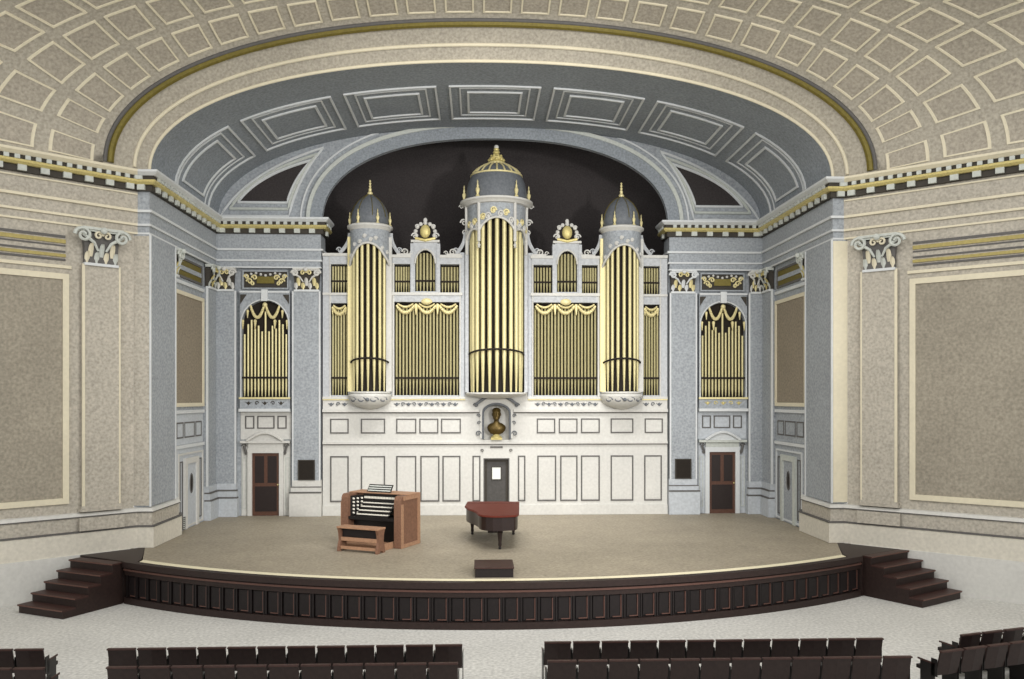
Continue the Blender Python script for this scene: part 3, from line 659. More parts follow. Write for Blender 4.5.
# niche surround
mb = MB(); mb.tube([F(-.48,3.72,.02)]+[F(u,v,.02) for u,v in pts]+[F(.48,3.72,.02)], .045, 8); mb.build('niche_moulding', 'domegrey', base, smooth=True)
for sd in (-1,1):
    mb = MB(); mb.tube([F(sd*(.14+.6*t), 5.2+.06*math.cos(t*3)-.2*t*t, .1) for t in lin_(0,1,8)], .05, 6); mb.build('pediment_scroll', 'domegrey', base, smooth=True)
    for u_, v_, r_, d_ in ((.72,4.92,.09,sd),(.62,4.55,.07,sd),(.62,4.3,.07,-sd),(.64,3.92,.1,-sd)):
        mb = MB(); F.scroll(mb, sd*u_, v_, r_, d_, 1.3, .04); mb.build('niche_scroll', 'domegrey', base, smooth=True)
    mb = MB(); F.bar(mb, *sorted((sd*.5, sd*.58)), 3.75, 4.75, 0, .05); mb.build('niche_strip', 'white', base)
mb = MB(); mb.ball(F(0,5.24,.12), .08, 8, 6); mb.build('keystone', 'white', base, smooth=True)
mb = MB(); F.bar(mb, -.22,.22,3.42,3.47,0,.03)
for sd in (-1,1): F.scroll(mb, sd*.5, 3.32, .06, sd, 1.2, .03)
mb.build('door_cresting', 'bead_shading', base)
# ---- case framework (rails and stiles around the flats)
mb = MB()
for sd in (-1, 1):
    def B(a, b, z0, z1, n0=-.3, n1=0): F.bar(mb, *sorted((sd*a, sd*b)), z0, z1, n0, n1)
    B(5.82,6.08,5.2,10.2); B(5.1,5.2,5.2,10.2)                    # outer flat stiles
    B(5.2,5.82,8.5,8.86,-.28,-.01); B(5.2,5.82,9.86,10.2,-.28,.03)
    B(3.6,3.76,5.2,10.2); B(1.12,1.3,5.2,10.3)                    # main flat stiles
    B(1.25,3.65,8.55,8.86,-.27,.05); B(1.25,2.04,9.88,10.15,-.27,.04); B(2.96,3.65,9.88,10.15,-.27,.04)
    B(1.98,2.1,8.86,10.6,-.3,.06); B(2.9,3.02,8.86,10.6,-.3,.06)
case = mb.build('case_frame', 'case', ORG)
mb = MB()
for sd in (-1, 1):
    def B(a, b, z0, z1, n0=0, n1=.05): F.bar(mb, *sorted((sd*a, sd*b)), z0, z1, n0, n1)
    B(1.2,3.72,8.78,8.88,0,.09); B(5.08,6.08,8.78,8.86,.002,.05); B(5.05,6.08,10.14,10.24,.002,.08); B(1.2,2.0,10.1,10.2,0,.08); B(3.0,3.75,10.1,10.2,0,.08)
    mb.tube([F(sd*5.83,5.22,.0),F(sd*5.83,10.1,.0)], .03, 6); mb.tube([F(sd*3.62,5.22,.03),F(sd*3.62,9.9,.03)], .04, 6); mb.tube([F(sd*1.28,5.22,.03),F(sd*1.28,9.9,.03)], .03, 6)
mb.build('case_moulding', 'white', case)
mb = MB(); F.bar(mb,-5.9,5.9,5.2,8.6,-.5,-.28); F.bar(mb,-5.9,5.9,8.6,9.95,-.5,-.28)
for sd in (-1,1): F.bar(mb, *sorted((sd*2.05,sd*2.95)), 9.95, 10.5, -.5,-.28)
mb.build('case_backing', 'backing', ORG)
# gables
for sd in (-1, 1):
    u = sd*2.5
    mb = MB(); arch_plate(mb, F, u-.42, u+.42, 8.865, 10.68, u-.36, u+.36, 8.9, 9.9, .5, -.25, .03, 12); gb = mb.build('gable', 'case', ORG)
    mb = MB(); F.bar(mb, u-.5,u+.5,10.64,10.72,-.2,.1); mb.tube([F(u-.36*math.cos(PI*i/12),9.9+.5*math.sin(PI*i/12),.04) for i in range(13)], .035, 6); mb.build('gable_moulding', 'white', gb)
    mb = MB(); k = 14
    for q in range(9):
        a = PI*(-.12+1.24*q/8); mb.ball(F(u-.34*math.cos(a), 11.0+.32*math.sin(a), .03), .075, 7, 5)
    for d2 in (-1,1): F.scroll(mb, u+d2*.36, 10.86, .12, d2, 1.3, .05); F.scroll(mb, u+d2*.27, 11.2, .08, d2, 1.2, .05)
    mb.ball(F(u,11.42,.03), (.07,.06,.09), 8, 6)
    ca = mb.build('cartouche', 'white', gb, smooth=True)
    mb = MB(); mb.ball(F(u,11.02,.06), (.18,.1,.24), 12, 8); mb.build('oval_boss', 'gold', gb, smooth=True)
    mb = MB(); mb.tube([F(u-.35,10.78,.08),F(u,10.7,.12),F(u+.35,10.78,.08)], .05, 6); mb.build('gilt_ledge', 'gold', gb)
    # crests on the top rails and S-brackets to the towers
    for uu, d2 in ((sd*1.55,-sd),(sd*3.2,sd)):
        mb = MB(); F.scroll(mb, uu, 10.3, .12, d2, 1.3, .04); F.scroll(mb, uu-d2*.22, 10.27, .08, -d2, 1.2, .04); mb.tube([F(uu-d2*.2,10.22,.04),F(uu+d2*.3,10.22,.04)], .04, 6); mb.build('crest', 'white', case, smooth=True)
    for u0, u1, zt in ((sd*1.1,sd*1.42,11.0),(sd*3.7,sd*3.42,10.95),(sd*5.14,sd*5.5,10.95)):
        mb = MB(); mb.tube([F(u0+(u1-u0)*(t**2.2), zt-(zt-10.25)*t, .0) for t in lin_(0,1,10)], [.07]*11, 6); F.scroll(mb, u1, 10.36, .1, 1 if u1 > u0 else -1, 1.3, .03)
        mb.build('scroll_bracket', 'case', case, smooth=True)
# ---- flats of pipes
FY = .1+.14
def flat(name, u0, u1, z0, top, cnt, band, r, m='pipe2', swags=1, lab=None):
    root = MB(); F.bar(root, u0-.02, u1+.02, z0, z0+.05, -.26, -.02); fl = root.build(name, 'case', ORG)
    if lab: fl['label'] = lab
    for i in range(cnt):
        t = (i+.5)/cnt; h = top-.06*abs(2*t-1)
        pipe(fl, AX+u0+(u1-u0)*t, FY, z0+.05, band-.05, h, r, m, 8)
    mb = MB(); F.bar(mb, u0, u1, band-.03, band+.035, -.09, -.06); mb.build('pipe_rail', 'backing', fl)
    if swags:
        g = MB(); w = (u1-u0)/swags
        for k in range(swags):
            F.swag(g, u0+w*k+.08*w, u0+w*(k+1)-.08*w, top+.02, .26, -.04, .055)
            F.swag(g, u0+w*k+.14*w, u0+w*(k+1)-.14*w, top+.08, .12, -.04, .035)
        for k in range(1 if swags > 1 else 0, swags if swags > 1 else 0): F.drop(g, u0+w*k, top, .32, -.02, .075)
        if swags == 1:
            F.drop(g, u0+.06, top-.02, .25, -.03, .05); F.drop(g, u1-.06, top-.02, .25, -.03, .05)
        else: g.ball(F((u0+u1)/2, top+.14, .06), (.2,.08,.12), 8, 5)
        g.build('garland', 'pale_gold', fl, smooth=True)
    return fl
flat('pipe_flat', -3.58, -1.32, 5.22, 8.42, 19, 5.88, .038, 'pipe2', 3, 'broad left flat of pipes with three garlands')
flat('pipe_flat', 1.32, 3.58, 5.22, 8.42, 19, 5.88, .038, 'pipe2', 3, 'broad right flat of pipes with three garlands')
for sd in (-1, 1):
    a, b = sorted((sd*5.22, sd*5.8)); flat('narrow_pipe_flat', a, b, 5.22, 8.35, 6, 5.88, .036, 'pipe2', 1)
    a, b = sorted((sd*2.14, sd*2.86)); flat('gable_pipe_flat', a, b, 8.88, 10.3, 6, 9.3, .042, 'pipe2', 0)
small = MB()
for sd in (-1, 1):
    for a, b, nn in ((5.22,5.8,6),(3.04,3.58,6),(1.32,1.96,6)):
        for i in range(nn):
            u = sd*(a+(b-a)*(i+.5)/nn); r = .036
            small.lathe([(r*.35,8.88),(r,9.25),(r,9.8),(r*.86,9.8)], (AX+u,FY,0), 8)
sp_ = small.build('small_upper_pipes', 'pipe2', ORG, smooth=True); sp_['kind'] = 'stuff'; sp_['label'] = 'short pipes in the upper side openings'
mb = MB()
for sd in (-1,1):
    for a, b in ((5.2,5.82),(3.02,3.6),(1.3,1.98)): F.bar(mb, *sorted((sd*a,sd*b)), 9.25, 9.31, -.1,-.07)
mb.build('upper_pipe_rail', 'backing', ORG)
# ---- towers
def cyl_shell(mb, c, r0, r1, botf, zt, a0, a1, K=36):
    rings = []
    for i in range(K+1):
        a = a0+(a1-a0)*i/K; zb = botf(a); s_, c_ = math.sin(a), -math.cos(a)
        rings.append([(c[0]+r0*s_,c[1]+r0*c_,zb),(c[0]+r1*s_,c[1]+r1*c_,zb),(c[0]+r1*s_,c[1]+r1*c_,zt),(c[0]+r0*s_,c[1]+r0*c_,zt)])
    mb.loft(rings)
def on(c, r, a, z): return (c[0]+r*math.sin(a), c[1]-r*math.cos(a), z)
def urn(mb, p, h, r):
    mb.lathe([(r*.7,0),(r,.06*h),(r*.45,.16*h),(r*.9,.34*h),(r*.95,.45*h),(r*.4,.58*h),(r*.55,.64*h),(r*.2,.8*h),(r*.3,.88*h),(r*.06,h)], p, 8)
def tower(u, r, zb, za, zdrum, zc, rc, npipe, pr, band, lab, centre=False):
    c = (AX+u, .1-.02 if not centre else .1, 0)
    mb = MB(); mb.lathe([(r*.5,zb-.2),(r*1.0,zb-.09),(r*1.06,zb-.06),(r*1.06,zb-.02),(r*1.0,zb)], c, 32); tw = mb.build('tower_base', 'white', ORG, smooth=True); tw['label'] = lab
    mb = MB(); mb.lathe([(r*.68,zb),(r*.68,za+.1)], c, 24); mb.build('tower_core', 'backing', tw, smooth=True)
    sp = (1.5 if centre else 1.12)/((npipe-1)/2)
    for i in range(npipe):
        a = (i-(npipe-1)/2)*sp*.97; p = on(c, r*.86, a, 0)
        top = za+.06
        pipe(tw, p[0], p[1], zb+.01, band-.06, top, pr, 'pipe', 10)
    mb = MB(); mb.tube([on(c, r*.86+pr+.02, a, band-.06+.16*math.cos(a)) for a in lin_(-1.5,1.5,16)], .035, 6); mb.build('pipe_rail', 'backing', tw, smooth=True)
    # scalloped head
    pa = .62 if centre else .9
    def bot(a):
        x = abs(a)
        if x < pa: return za-.42*(1-math.cos(x/pa*PI/2)**.7) if centre else za-.4*(x/pa)**2
        if centre: return za-.42+.12*math.sin((x-pa)/(1.5-pa)*PI)-.3*((x-pa)/(1.5-pa))**2
        return za-.4-.35*(x-pa)/(1.5-pa)
    mb = MB(); cyl_shell(mb, c, r*.93, r*1.0, bot, zc-.1, -1.56, 1.56)
    mb.lathe([(r*.94,zdrum),(r*1.0,zdrum),(r*1.0,zc-.1),(r*.94,zc-.1)], c, 32); hd = mb.build('tower_head', 'blue', tw, smooth=True)
    mb = MB(); mb.tube([on(c, r*1.02, a, bot(a)) for a in lin_(-1.55,1.55,40)], .04, 6)
    if centre:
        for a in (-.62,.62): mb.tube([on(c,r*1.04,a,10.55), on(c,r*1.05,a,zc-.08)], .055, 8); urn(mb, on(c,r*1.04,a,10.32), .26, .06)
        for a in (-1.45,1.45): mb.tube([on(c,r*1.03,a,10.2), on(c,r*1.05,a,zc-.08)], .05, 8)
    mb.build('arch_moulding', 'white', hd, smooth=True)
    angs = (-1.35,-1.15,-.98,-.82,-.68,-.48,-.3,-.12,.12,.3,.48,.68,.82,.98,1.15,1.35) if centre else (-1.1,-.75,-.4,-.15,.15,.4,.75,1.1)
    for k, a in enumerate(angs):
        z = bot(a)+(.24 if k % 2 else .12); R_ = .11 if centre else .06
        mb = MB()
        mb.tube([Vector(on(c, r*1.03, a+R_*(1-.7*t)*math.cos(t*8)/r, z+R_*(1-.7*t)*math.sin(t*8)*1.2)) for t in lin_(0,1,10)], .032, 5)
        mb.ball(on(c, r*1.04, a, z), .05, 6, 4)
        mb.build('relief_scroll', ('pale_gold' if k % 2 else 'white') if centre else 'white', hd, smooth=True)
    mb = MB(); mb.lathe([(r*.96,zc-.12),(rc*.88,zc-.1),(rc*.92,zc-.04),(rc,zc),(rc,zc+.06),(rc*.9,zc+.1),(r*.9,zc+.1)], c, 40); mb.build('tower_cornice', 'white', tw, smooth=True)
    # posts at the sides
    for sd in (-1, 1):
        mb = MB(); p = c[0]+sd*r*(1.02 if centre else .98); hw_ = .06 if centre else .1; mb.box(p-hw_, p+hw_, c[1]-.12, c[1]+.1, zb, zdrum+.3); mb.build('post', 'case' if centre else 'pale_gold' if sd*1 < 0 else 'white', tw)
    return c, tw
c, tw = tower(0, 1.02, 5.37, 11.35, 11.5, 11.97, 1.29, 11, .074, 6.75, 'tall central pipe tower under a ribbed dome', True)
dome_p = [(1.06,12.08),(1.08,12.2),(1.06,12.45),(1.01,12.7),(.92,12.92),(.85,13.02),(.7,13.18),(.5,13.31),(.3,13.4),(.26,13.42)]
mb = MB(); mb.lathe(dome_p, c, 32); dm = mb.build('dome', 'domegrey', tw, smooth=True)
mb = MB()
for i in range(20):
    a = 2*PI*i/20; mb.tube([on(c, r+.02, a, z) for r, z in dome_p[5:]], .034, 5)
mb.tube([on(c,.89,2*PI*i/32,12.97) for i in range(32)], .04, 6, True); mb.tube([on(c,.3,2*PI*i/16,13.41) for i in range(16)], .05, 6, True); mb.build('dome_ribs', 'pale_gold', dm, smooth=True)
for a in (-1.5,-.62,.62,1.5, 2.4,-2.4):
    mb = MB(); urn(mb, on(c,1.14,a,12.06), .58, .075); mb.build('urn', 'pale_gold', tw, smooth=True)
mb = MB(); mb.lathe([(.28,13.42),(.3,13.47),(.22,13.56),(.25,13.64),(.16,13.72),(.1,13.79),(.13,13.84),(.09,13.9),(.1,13.95),(.05,14.01),(.02,14.03)], c, 14)
for i in range(8): a = 2*PI*i/8; mb.ball(on(c,.25,a,13.56), .06, 6, 4); mb.ball(on(c,.18,a+.3,13.7), .045, 6, 4)
mb.build('finial', 'gold', dm, smooth=True)
mb = MB(); mb.ball((c[0],c[1],14.02), .085, 10, 8); mb.build('finial_ball', 'white', dm, smooth=True)
mb = MB(); 
for sd in (-1,1):   # scroll ears on the flanks of the central tower
    F.scroll(mb, sd*1.14, 11.35, .13, sd, 1.4, .0); F.scroll(mb, sd*1.12, 11.0, .1, -sd, 1.3, .0); F.scroll(mb, sd*1.24, 11.9, .08, sd, 1.2, .0)
mb.build('ear_scrolls', 'white', tw, smooth=True)
for sd in (-1, 1):
    c, tw = tower(sd*4.43, .68, 5.4, 10.5, 10.5, 11.1, .79, 7, .056, 6.45, f'{LR[sd]} pipe tower under a pointed grey dome')
    mb = MB(); mb.lathe([(.6,11.2),(.65,11.3),(.66,11.45),(.62,11.65),(.54,11.85),(.42,12.03),(.26,12.18),(.12,12.27),(.06,12.32)], c, 28); dm = mb.build('dome', 'domegrey', tw, smooth=True)
    mb = MB(); mb.lathe([(.09,12.3),(.1,12.36),(.05,12.42),(.06,12.5),(.03,12.54),(.05,12.6),(.025,12.64),(.045,12.7),(.02,12.74),(.04,12.78),(.01,12.82)], c, 10); mb.build('finial', 'pale_gold', dm, smooth=True)
    mb = MB()
    for i in range(8): a = 2*PI*i/8+.25; mb.tube([on(c, r+.012, a, z) for r, z in [(.66,11.45),(.62,11.65),(.54,11.85),(.42,12.03),(.26,12.18),(.08,12.3)]], .012, 4)
    mb.build('dome_ribs', 'olive', dm, smooth=True)
    for a in (-1.5,-.5,.5,1.5,2.5,-2.5):
        mb = MB(); urn(mb, on(c,.7,a,11.18), .5, .06); mb.build('urn', 'pale_gold', tw, smooth=True)
    mb = MB(); mb.lathe([(.72,5.31),(.76,5.26),(.75,5.16),(.68,5.02),(.56,4.93),(.4,4.86),(.24,4.8),(.1,4.76)], c, 28); cb = mb.build('corbel_bowl', 'white', tw, smooth=True)
    mb = MB()
    for a in (-.8,-.3,.3,.8): mb.tube([on(c,.74-.05*t, a+(.22*(1-.7*t)*math.cos(t*8)), 5.12+.1*(1-.7*t)*math.sin(t*8)) for t in lin_(0,1,12)], .025, 5)
    mb.ball(on(c,.74,0,5.12), .07, 8, 5); mb.build('bowl_carving', 'domegrey', cb, smooth=True)

# centre door below the bust
D = empty('door_5', (AX,.2,STG), 'charcoal door with a small white pane in the middle of the organ base', 'door', kind='structure')
mb = MB(); F.bar(mb, -.45, .45, 1.06, 3.04, -.19, -.12); lf = mb.build('door_leaf', 'doorgrey', D)
mb = MB(); F.bar(mb, -.15, .15, 2.3, 2.72, -.12, -.105); mb.build('door_window', 'paleglass', lf)
mb = MB(); F.rect(mb, -.18, .18, 2.27, 2.75, .03, -.12, -.09); F.rect(mb, -.42,.42,1.12,3.0,.09,-.12,-.1); mb.build('door_moulding', 'charcoal', lf)
mb = MB(); F.rect(mb, -.457, .457, 1.06, 3.046, .035, -.19, -.0); mb.build('door_frame', 'bead_shading', D)
# bust in the niche
B0 = empty('bust', (AX,.12,3.72), 'dark bronze head-and-shoulders bust in the arched niche above the middle door', 'bust')
mb = MB(); mb.box(AX-.2,AX+.2,-.02,.28,3.705,3.77); mb.lathe([(.2,3.77),(.17,3.82),(.12,3.85),(.1,3.9)], (AX,.13,0), 14); mb.build('socle', 'gold', B0, smooth=True)
mb = MB(); rings = []
for z, rx, ry, dy in ((3.88,.1,.08,0),(3.93,.22,.12,0),(4.02,.3,.15,0),(4.12,.33,.155,.0),(4.2,.31,.14,.01),(4.27,.22,.12,.01),(4.31,.12,.1,.0),(4.36,.085,.09,-.01),(4.4,.085,.095,-.02),(4.44,.115,.13,-.03),(4.5,.135,.16,-.03),(4.57,.145,.17,-.02),(4.64,.15,.175,-.01),(4.71,.145,.17,0),(4.77,.115,.14,.01),(4.81,.06,.08,.01),(4.825,.015,.02,.01)):
    rings.append([(AX+rx*math.cos(2*PI*i/18), .12+dy+ry*math.sin(2*PI*i/18), z) for i in range(18)])
mb.loft(rings); body = mb.build('figure', 'bronze', B0, smooth=True)
mb = MB(); mb.ball((AX,-.06,4.6), (.028,.045,.05), 8, 6); mb.ball((AX-.145,.11,4.59), (.025,.04,.06), 8, 6); mb.ball((AX+.145,.11,4.59), (.025,.04,.06), 8, 6)
mb.tube([(AX-.1,-.03,4.66),(AX-.04,-.065,4.67),(AX+.04,-.065,4.67),(AX+.1,-.03,4.66)], .02, 6); mb.build('face', 'bronze', body, smooth=True)
mb = MB(); mb.ball((AX,-.03,4.46), (.085,.06,.085), 10, 6); mb.tube([(AX-.06,-.06,4.535),(AX,-.075,4.545),(AX+.06,-.06,4.535)], .018, 6); mb.build('beard', 'bronze', body, smooth=True)
mb = MB(); mb.ball((AX,.15,4.72), (.158,.165,.12), 12, 8); mb.build('hair', 'bronze', body, smooth=True)

# ================================================================== CONSOLE, BENCH, PIANO, PODIUM
CON = empty('organ_console', (-3.5,-6.2,STG+.005), 'brown wooden organ console with stacked white keyboards on the stage', 'organ console', rz=math.radians(-25.6))
def lb(parent, name, m, boxes, bevel=0):
    mb = MB()
    for b in boxes: mb.box(*b)
    o = mb.build(name, m, parent, local=True)
    if bevel:
        md = o.modifiers.new('bevel', 'BEVEL'); md.width = bevel; md.segments = 2; md.limit_method = 'ANGLE'
    return o
HW = .97
bd = lb(CON, 'body', 'oakd', [(-HW+.06,HW-.06,.5,1.0,.0,1.4),(-HW+.06,HW-.06,.42,.5,.0,.72)], .01)
for sd in (-1, 1):
    a, b = sorted((sd*HW, sd*(HW-.22)))
    mb = MB(); prof = [(0.0,.0),(1.04,.0),(1.04,1.42),(.12,1.42),(.05,1.39),(.01,1.32),(.0,1.2)]
    mb.add([(a,y,z) for y,z in prof]+[(b,y,z) for y,z in prof], [tuple(range(7))[::-1], tuple(range(7,14))]+[(i,(i+1)%7,7+(i+1)%7,7+i) for i in range(7)])
    ck = mb.build('cheek', 'oakd', CON, local=True)
    x = sd*HW; q0, q1 = sorted((x, x+sd*.02))
    lb(ck, 'cheek_frame', 'oak', [(q0,q1,.0,.12,.0,1.2),(q0,q1,.9,1.04,.0,1.42),(q0,q1,.12,.9,.0,.1),(q0,q1,.12,.9,1.3,1.42)])
lb(CON, 'top_board', 'oak', [(-HW-.01,HW+.01,.4,1.06,1.42,1.445)], .008)
lb(CON, 'knee_panel', 'black', [(-HW+.225,HW-.225,.3,.42,.0,.78)])
lb(CON, 'key_slip', 'black', [(-HW+.225,HW-.225,.02,.42,.72,.8)])
for k in range(4):
    z = .8+.095*k; y0 = .05+.11*k
    kb = lb(CON, 'manual', 'black', [(-.52,.52,y0,y0+.3,z,z+.06)])
    wk = MB(); bk = MB(); n = 36; kw = 1.0/n
    for i in range(n):
        x = -.5+kw*i; wk.box(x+.001, x+kw-.002, y0+.005, y0+.14, z+.06, z+.085)
        if i % 7 not in (2,6): bk.box(x+kw-.008, x+kw+.008, y0+.05, y0+.14, z+.085, z+.098)
    wk.build('white_key_row', 'ivory', kb, local=True); bk.build('black_key_row', 'black', kb, local=True)
for sd in (-1, 1):   # angled stop jambs with round knobs
    mb = MB(); P4 = [(sd*.54,.5),(sd*.745,.12),(sd*.745,.5)]
    mb.prism(P4, .8, 1.36); jb = mb.build('stop_jamb', 'black', CON, local=True)
    nx, ny = -.88*sd, -.47
    for r_ in range(5):
        for q in range(3):
            t = .2+.3*q; x = sd*(.54+.205*t); y = .5-.38*t; z = .88+.1*r_
            mb = MB(); mb.tube([(x,y,z),(x+nx*.05,y+ny*.05,z)], .026, 8); mb.build('stop_knob', 'ivory', jb, local=True)
lb(CON, 'stop_rail', 'black', [(-.54,.54,.47,.5,1.18,1.4)])
mb = MB()
for i in range(20): mb.box(-.5+1.0*i/20, -.5+1.0*i/20+.035, .455, .472, 1.27, 1.33)
mb.build('stop_tab_row', 'ivory', CON, local=True)
mr = MB(); mr.hexa([(-.42,.46,1.465),(.36,.46,1.465),(.36,.5,1.465),(-.42,.5,1.465),(-.42,.6,1.66),(.36,.6,1.66),(.36,.63,1.66),(-.42,.63,1.66)]); mrk = mr.build('music_rack', 'black', CON, local=True)
mr = MB()
for k in range(3):
    t0, t1 = .12+.3*k, .26+.3*k; q = lambda x, t, e: (x, .455+.14*t+e, 1.465+.195*t)
    mr.hexa([q(-.4,t0,0),q(.34,t0,0),q(.34,t0,.015),q(-.4,t0,.015),q(-.4,t1,0),q(.34,t1,0),q(.34,t1,.015),q(-.4,t1,.015)])
mr.build('rack_slat_row', 'gmould', mrk, local=True)
pb = lb(CON, 'pedalboard', 'oak', [(-.72,.72,-.5,.28,.0,.06),(-.72,-.66,-.5,.2,.06,.17),(.66,.72,-.5,.2,.06,.17)])
mb = MB()
for i in range(24): x = -.62+1.24*i/24; mb.box(x, x+.028, -.47, .25, .06, .11)
mb.build('pedal_key_row', 'oak', pb, local=True)
BN = empty('organ_bench', (-3.84,-6.9,STG+.155), 'light brown wooden organ bench in front of the console', 'bench', rz=math.radians(-25.6))
BN.location = (-3.66,-6.98,STG+.003)
lb(BN, 'bench_top', 'oak', [(-.65,.65,-.2,.2,.62,.67)], .01)
for sd in (-1, 1):
    a, b = sorted((sd*.64, sd*.56))
    mb = MB(); prof = [(-.19,0),(-.08,0),(-.06,.06),(.06,.06),(.08,0),(.19,0),(.17,.14),(.11,.3),(.13,.48),(.18,.62),(-.18,.62),(-.13,.48),(-.11,.3),(-.17,.14)]
    k = len(prof); mb.add([(a,y,z) for y,z in prof]+[(b,y,z) for y,z in prof], [tuple(range(k))[::-1], tuple(range(k,2*k))]+[(i,(i+1)%k,k+(i+1)%k,k+i) for i in range(k)])
    mb.build('end_support', 'oakd', BN, local=True)
lb(BN, 'stretcher', 'oak', [(-.56,.56,-.12,-.07,.28,.38)], .006)
lb(BN, 'foot_rail', 'oak', [(-.56,.56,-.14,-.08,.06,.14)], .006)
lb(BN, 'book_shelf_board', 'darker', [(-.56,.56,-.05,.1,.38,.6)])

PN = empty('grand_piano', (-.06,-4.0,STG+.003), 'dark mahogany grand piano with closed red-brown lid on the stage', 'piano', rz=math.radians(180-3))
def curve_out(s=1.0, e=0.0):
    p = [(-.76,0),(-.76,2.55)]
    p += [(-.76+.1*(1-math.cos(t)) , 2.55+.45*math.sin(t)) for t in lin_(.3,1.5,4)]
    p += [(-.35,3.12),(-.1,3.14),(.1,3.05),(.22,2.9)]
    p += [((1-t)**3*.28+3*t*(1-t)**2*.36+3*t*t*(1-t)*.72+t**3*.76, (1-t)**3*2.75+3*t*(1-t)**2*1.9+3*t*t*(1-t)*1.75+t**3*.95) for t in lin_(0,1,12)]
    p += [(.76,0)]
    cx_, cy_ = 0, 1.5
    return [(x+(e if x > 0 else -e), y+(e if y > 1.5 else -e)) for x, y in p]
mb = MB(); mb.prism([q for q in curve_out() if True], .55, .93); cs = mb.build('case', 'mahogany', PN, local=True)
mb = MB(); mb.prism(curve_out(1,.025), .935, .965); ld = mb.build('lid', 'lid', PN, local=True); md = ld.modifiers.new('bevel','BEVEL'); md.width=.008; md.limit_method='ANGLE'
mb = MB(); q = curve_out(1,.028); mb.tube([(x,y,.93) for x,y in q], .018, 6, True); mb.build('lid_edge', 'lid', cs, local=True, smooth=True)
lb(PN, 'lid_hinge', 'mahogany', [(-.76,.76,.42,.435,.964,.97)])
kb = lb(PN, 'keyboard', 'black', [(-.7,.7,-.2,.0,.6,.66)])
mb = MB(); nk = 52
for i in range(nk): mb.box(-.62+1.24*i/nk, -.62+1.24*(i+1)/nk-.002, -.18, -.02, .66, .69)
mb.build('white_key_row', 'ivory', kb, local=True)
lb(PN, 'key_cheek', 'mahogany', [(-.76,-.66,-.2,0,.55,.8),(.66,.76,-.2,0,.55,.8)])
for x, y in ((.62,.25),(-.62,.25),(-.28,2.75)):
    mb = MB(); mb.lathe([(.035,.07),(.05,.12),(.045,.2),(.07,.42),(.085,.46),(.07,.5),(.09,.55)], (x,y,0), 12); lg = mb.build('leg', 'mahogany', PN, local=True, smooth=True)
    mb = MB(); mb.lathe([(.03,.0),(.045,.03),(.03,.07)], (x,y,0), 10); mb.build('caster', 'black', lg, local=True)
ly = lb(PN, 'pedal_lyre', 'mahogany', [(.05,.09,.25,.3,.12,.55),(-.09,-.05,.25,.3,.12,.55),(-.15,.15,.2,.32,.06,.12)])
lb(ly, 'pedal', 'gold', [(-.1,-.06,.1,.2,.07,.085),(-.02,.02,.1,.2,.07,.085),(.06,.1,.1,.2,.07,.085)])

PD = empty('podium', (-.15,-9.95,STG+.002), 'low dark box podium standing at the front edge of the stage', 'podium')
lb(PD, 'box', 'darker', [(-.44,.44,-.48,.45,.0,.2)], .01)
lb(PD, 'top_board', 'tread', [(-.46,.46,-.5,.47,.2,.235)], .008)

# ================================================================== SEATS
def seat_proto():
    r = bpy.data.objects.new('theatre_seat', None); C.objects.link(r); r.empty_display_size = .2
    mb = MB(); K = 6; rings = []
    for i in range(K+1):
        t = i/K; z = .42+.42*t; y = -.0-.1*t; rings.append([(-.235,y,z),(0,y-.025,z),(.235,y,z),(.235,y+.03,z),(0,y+.0,z),(-.235,y+.03,z)])
    mb.loft(rings); b = mb.build('backrest', 'seatw', r, local=True)
    mb = MB(); mb.box(-.238,.238,-.135,-.06,.838,.862); mb.build('top_rail', 'tread', b, local=True)
    mb = MB(); mb.hexa([(-.22,.06,.40),(.22,.06,.40),(.22,.46,.43),(-.22,.46,.43),(-.22,.06,.46),(.22,.06,.46),(.22,.46,.49),(-.22,.46,.49)]); mb.build('seat', 'seatl', r, local=True)
    for sd in (-1,1):
        a, c_ = sorted((sd*.238, sd*.25)); mb = MB(); mb.box(a,c_,.02,.34,.0,.6); mb.box(a,c_,-.03,.1,.4,.7); lg = mb.build('side_frame', 'black', r, local=True)
        mb = MB(); mb.box(a, c_,-.0,.4,.6,.63); mb.build('armrest', 'tread', lg, local=True)
    return r
def dup(o, par=None):
    c_ = o.copy(); C.objects.link(c_)
    if par is not None: c_.parent = par
    for ch_ in list(o.children): dup(ch_, c_)
    return c_
ORD = ['first','second','third','fourth','fifth','sixth','seventh','eighth','ninth','tenth','eleventh','twelfth','thirteenth']
proto = seat_proto(); used = False
def seats(x0, x1, y, n, rz, grp, lab):
    global used
    for i in range(n):
        t = (i+.5)/n; x = x0+(x1-x0)*t; yy = y(t) if callable(y) else y
        o = proto if not used else dup(proto); used = True
        o.location = (x, yy, 0); o.rotation_euler = (0,0,rz(t) if callable(rz) else rz)
        tag(o, lab(i), 'theatre seat', grp)
seats(-6.92,-.78, -14.98, 12, 0, 'seats in the left centre block', lambda i: f'dark theatre seat seen from behind, {ORD[i]} from the left in the left front row')
seats(.63,6.77, -14.88, 12, 0, 'seats in the right centre block', lambda i: f'dark theatre seat seen from behind, {ORD[i]} from the centre gap, right front row')
seats(-6.5,-.83, -16.0, 11, 0, 'seats in the left centre block', lambda i: f'dark theatre seat, {ORD[i]} from the left in the second row left of the gap')
seats(.6,6.74, -15.95, 12, 0, 'seats in the right centre block', lambda i: f'dark theatre seat, {ORD[i]} from the centre gap in the second row, right block')
seats(-9.54,-7.98, -14.95, 3, 0, 'seats across the left aisle', lambda i: f'dark theatre seat across the left aisle, front row, {ORD[2-i]} from the aisle')
seats(-9.0,-7.44, -16.0, 3, 0, 'seats across the left aisle', lambda i: f'dark theatre seat across the left aisle, second row, {ORD[2-i]} from the aisle')
a_ = math.radians(17)
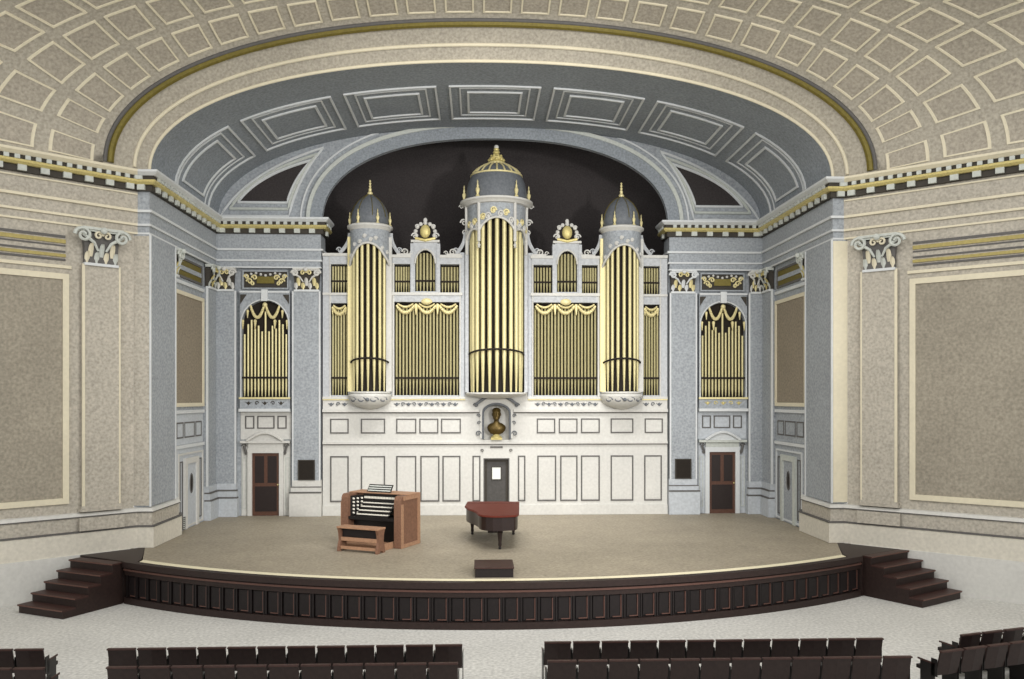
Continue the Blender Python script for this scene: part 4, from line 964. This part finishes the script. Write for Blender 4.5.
seats(8.22,10.24, lambda t: -14.75+.62*t, 4, a_, 'seats across the right aisle', lambda i: f'angled dark theatre seat across the right aisle, front row, {ORD[i]} from the aisle')
seats(7.3,9.83, lambda t: -15.72+.77*t, 5, a_, 'seats across the right aisle', lambda i: f'angled dark theatre seat across the right aisle, second row, {ORD[i]} from the aisle')

# ================================================================== LIGHT AND CAMERA
w = bpy.data.worlds.new('world'); S.world = w; w.use_nodes = True
w.node_tree.nodes['Background'].inputs[0].default_value = (1.0,.985,.955,1); w.node_tree.nodes['Background'].inputs[1].default_value = .95
def area(name, loc, target, size, energy, col=(1,.975,.94)):
    l = bpy.data.lights.new(name, 'AREA'); l.energy = energy; l.size = size; l.color = col
    o = bpy.data.objects.new(name, l); C.objects.link(o); o.location = loc
    o.rotation_euler = (Vector(target)-Vector(loc)).to_track_quat('-Z','Y').to_euler()
    return o
area('hall_fill', (-6,-20,13.5), (-2,-4,4), 3, 150)  # unseen fill lamps added to brighten hall and stage deck
area('hall_fill', (8,-20,13.5), (-2,-3,4), 3, 300)
area('hall_fill', (1,-15,14), (0,-7.5,1), 3, 600)
def spot(name, loc, target, energy, deg):
    l = bpy.data.lights.new(name, 'SPOT'); l.energy = energy; l.spot_size = math.radians(deg); l.spot_blend = .5; l.shadow_soft_size = .8; l.color = (1,.98,.95)
    o = bpy.data.objects.new(name, l); C.objects.link(o); o.location = loc
    o.rotation_euler = (Vector(target)-Vector(loc)).to_track_quat('-Z','Y').to_euler()
spot('stage_fill_spot', (10,-27,8.5), (-1.0,-1,6), 8500, 48)  # added fill spots that brighten the stage, stronger from the right
spot('stage_fill_spot', (-7,-27,8.5), (.5,-1,6), 1800, 48)
b = area('arch_fill', (0,-5.6,13.7), (0,-.9,1.0), 9, 260, (1,.98,.95)); b.data.shape = 'RECTANGLE'; b.data.size_y = .4; b.data.spread = math.radians(75)  # added fill behind the arch, turned so its face stays unseen
cam = bpy.data.cameras.new('camera'); co = bpy.data.objects.new('camera', cam); C.objects.link(co)
co.location = (-.528,-30.07,5.181); co.rotation_euler = (PI/2,0,-.04)
cam.sensor_width = 36; cam.sensor_fit = 'HORIZONTAL'; cam.lens = 855/1024*36; cam.shift_y = (397.8-339.5)/1024
cam.clip_end = 200
S.camera = co
S.view_settings.view_transform = 'Standard'; S.view_settings.look = 'None'; S.view_settings.gamma = 1; S.view_settings.use_curve_mapping = False
S.view_settings.exposure = .18
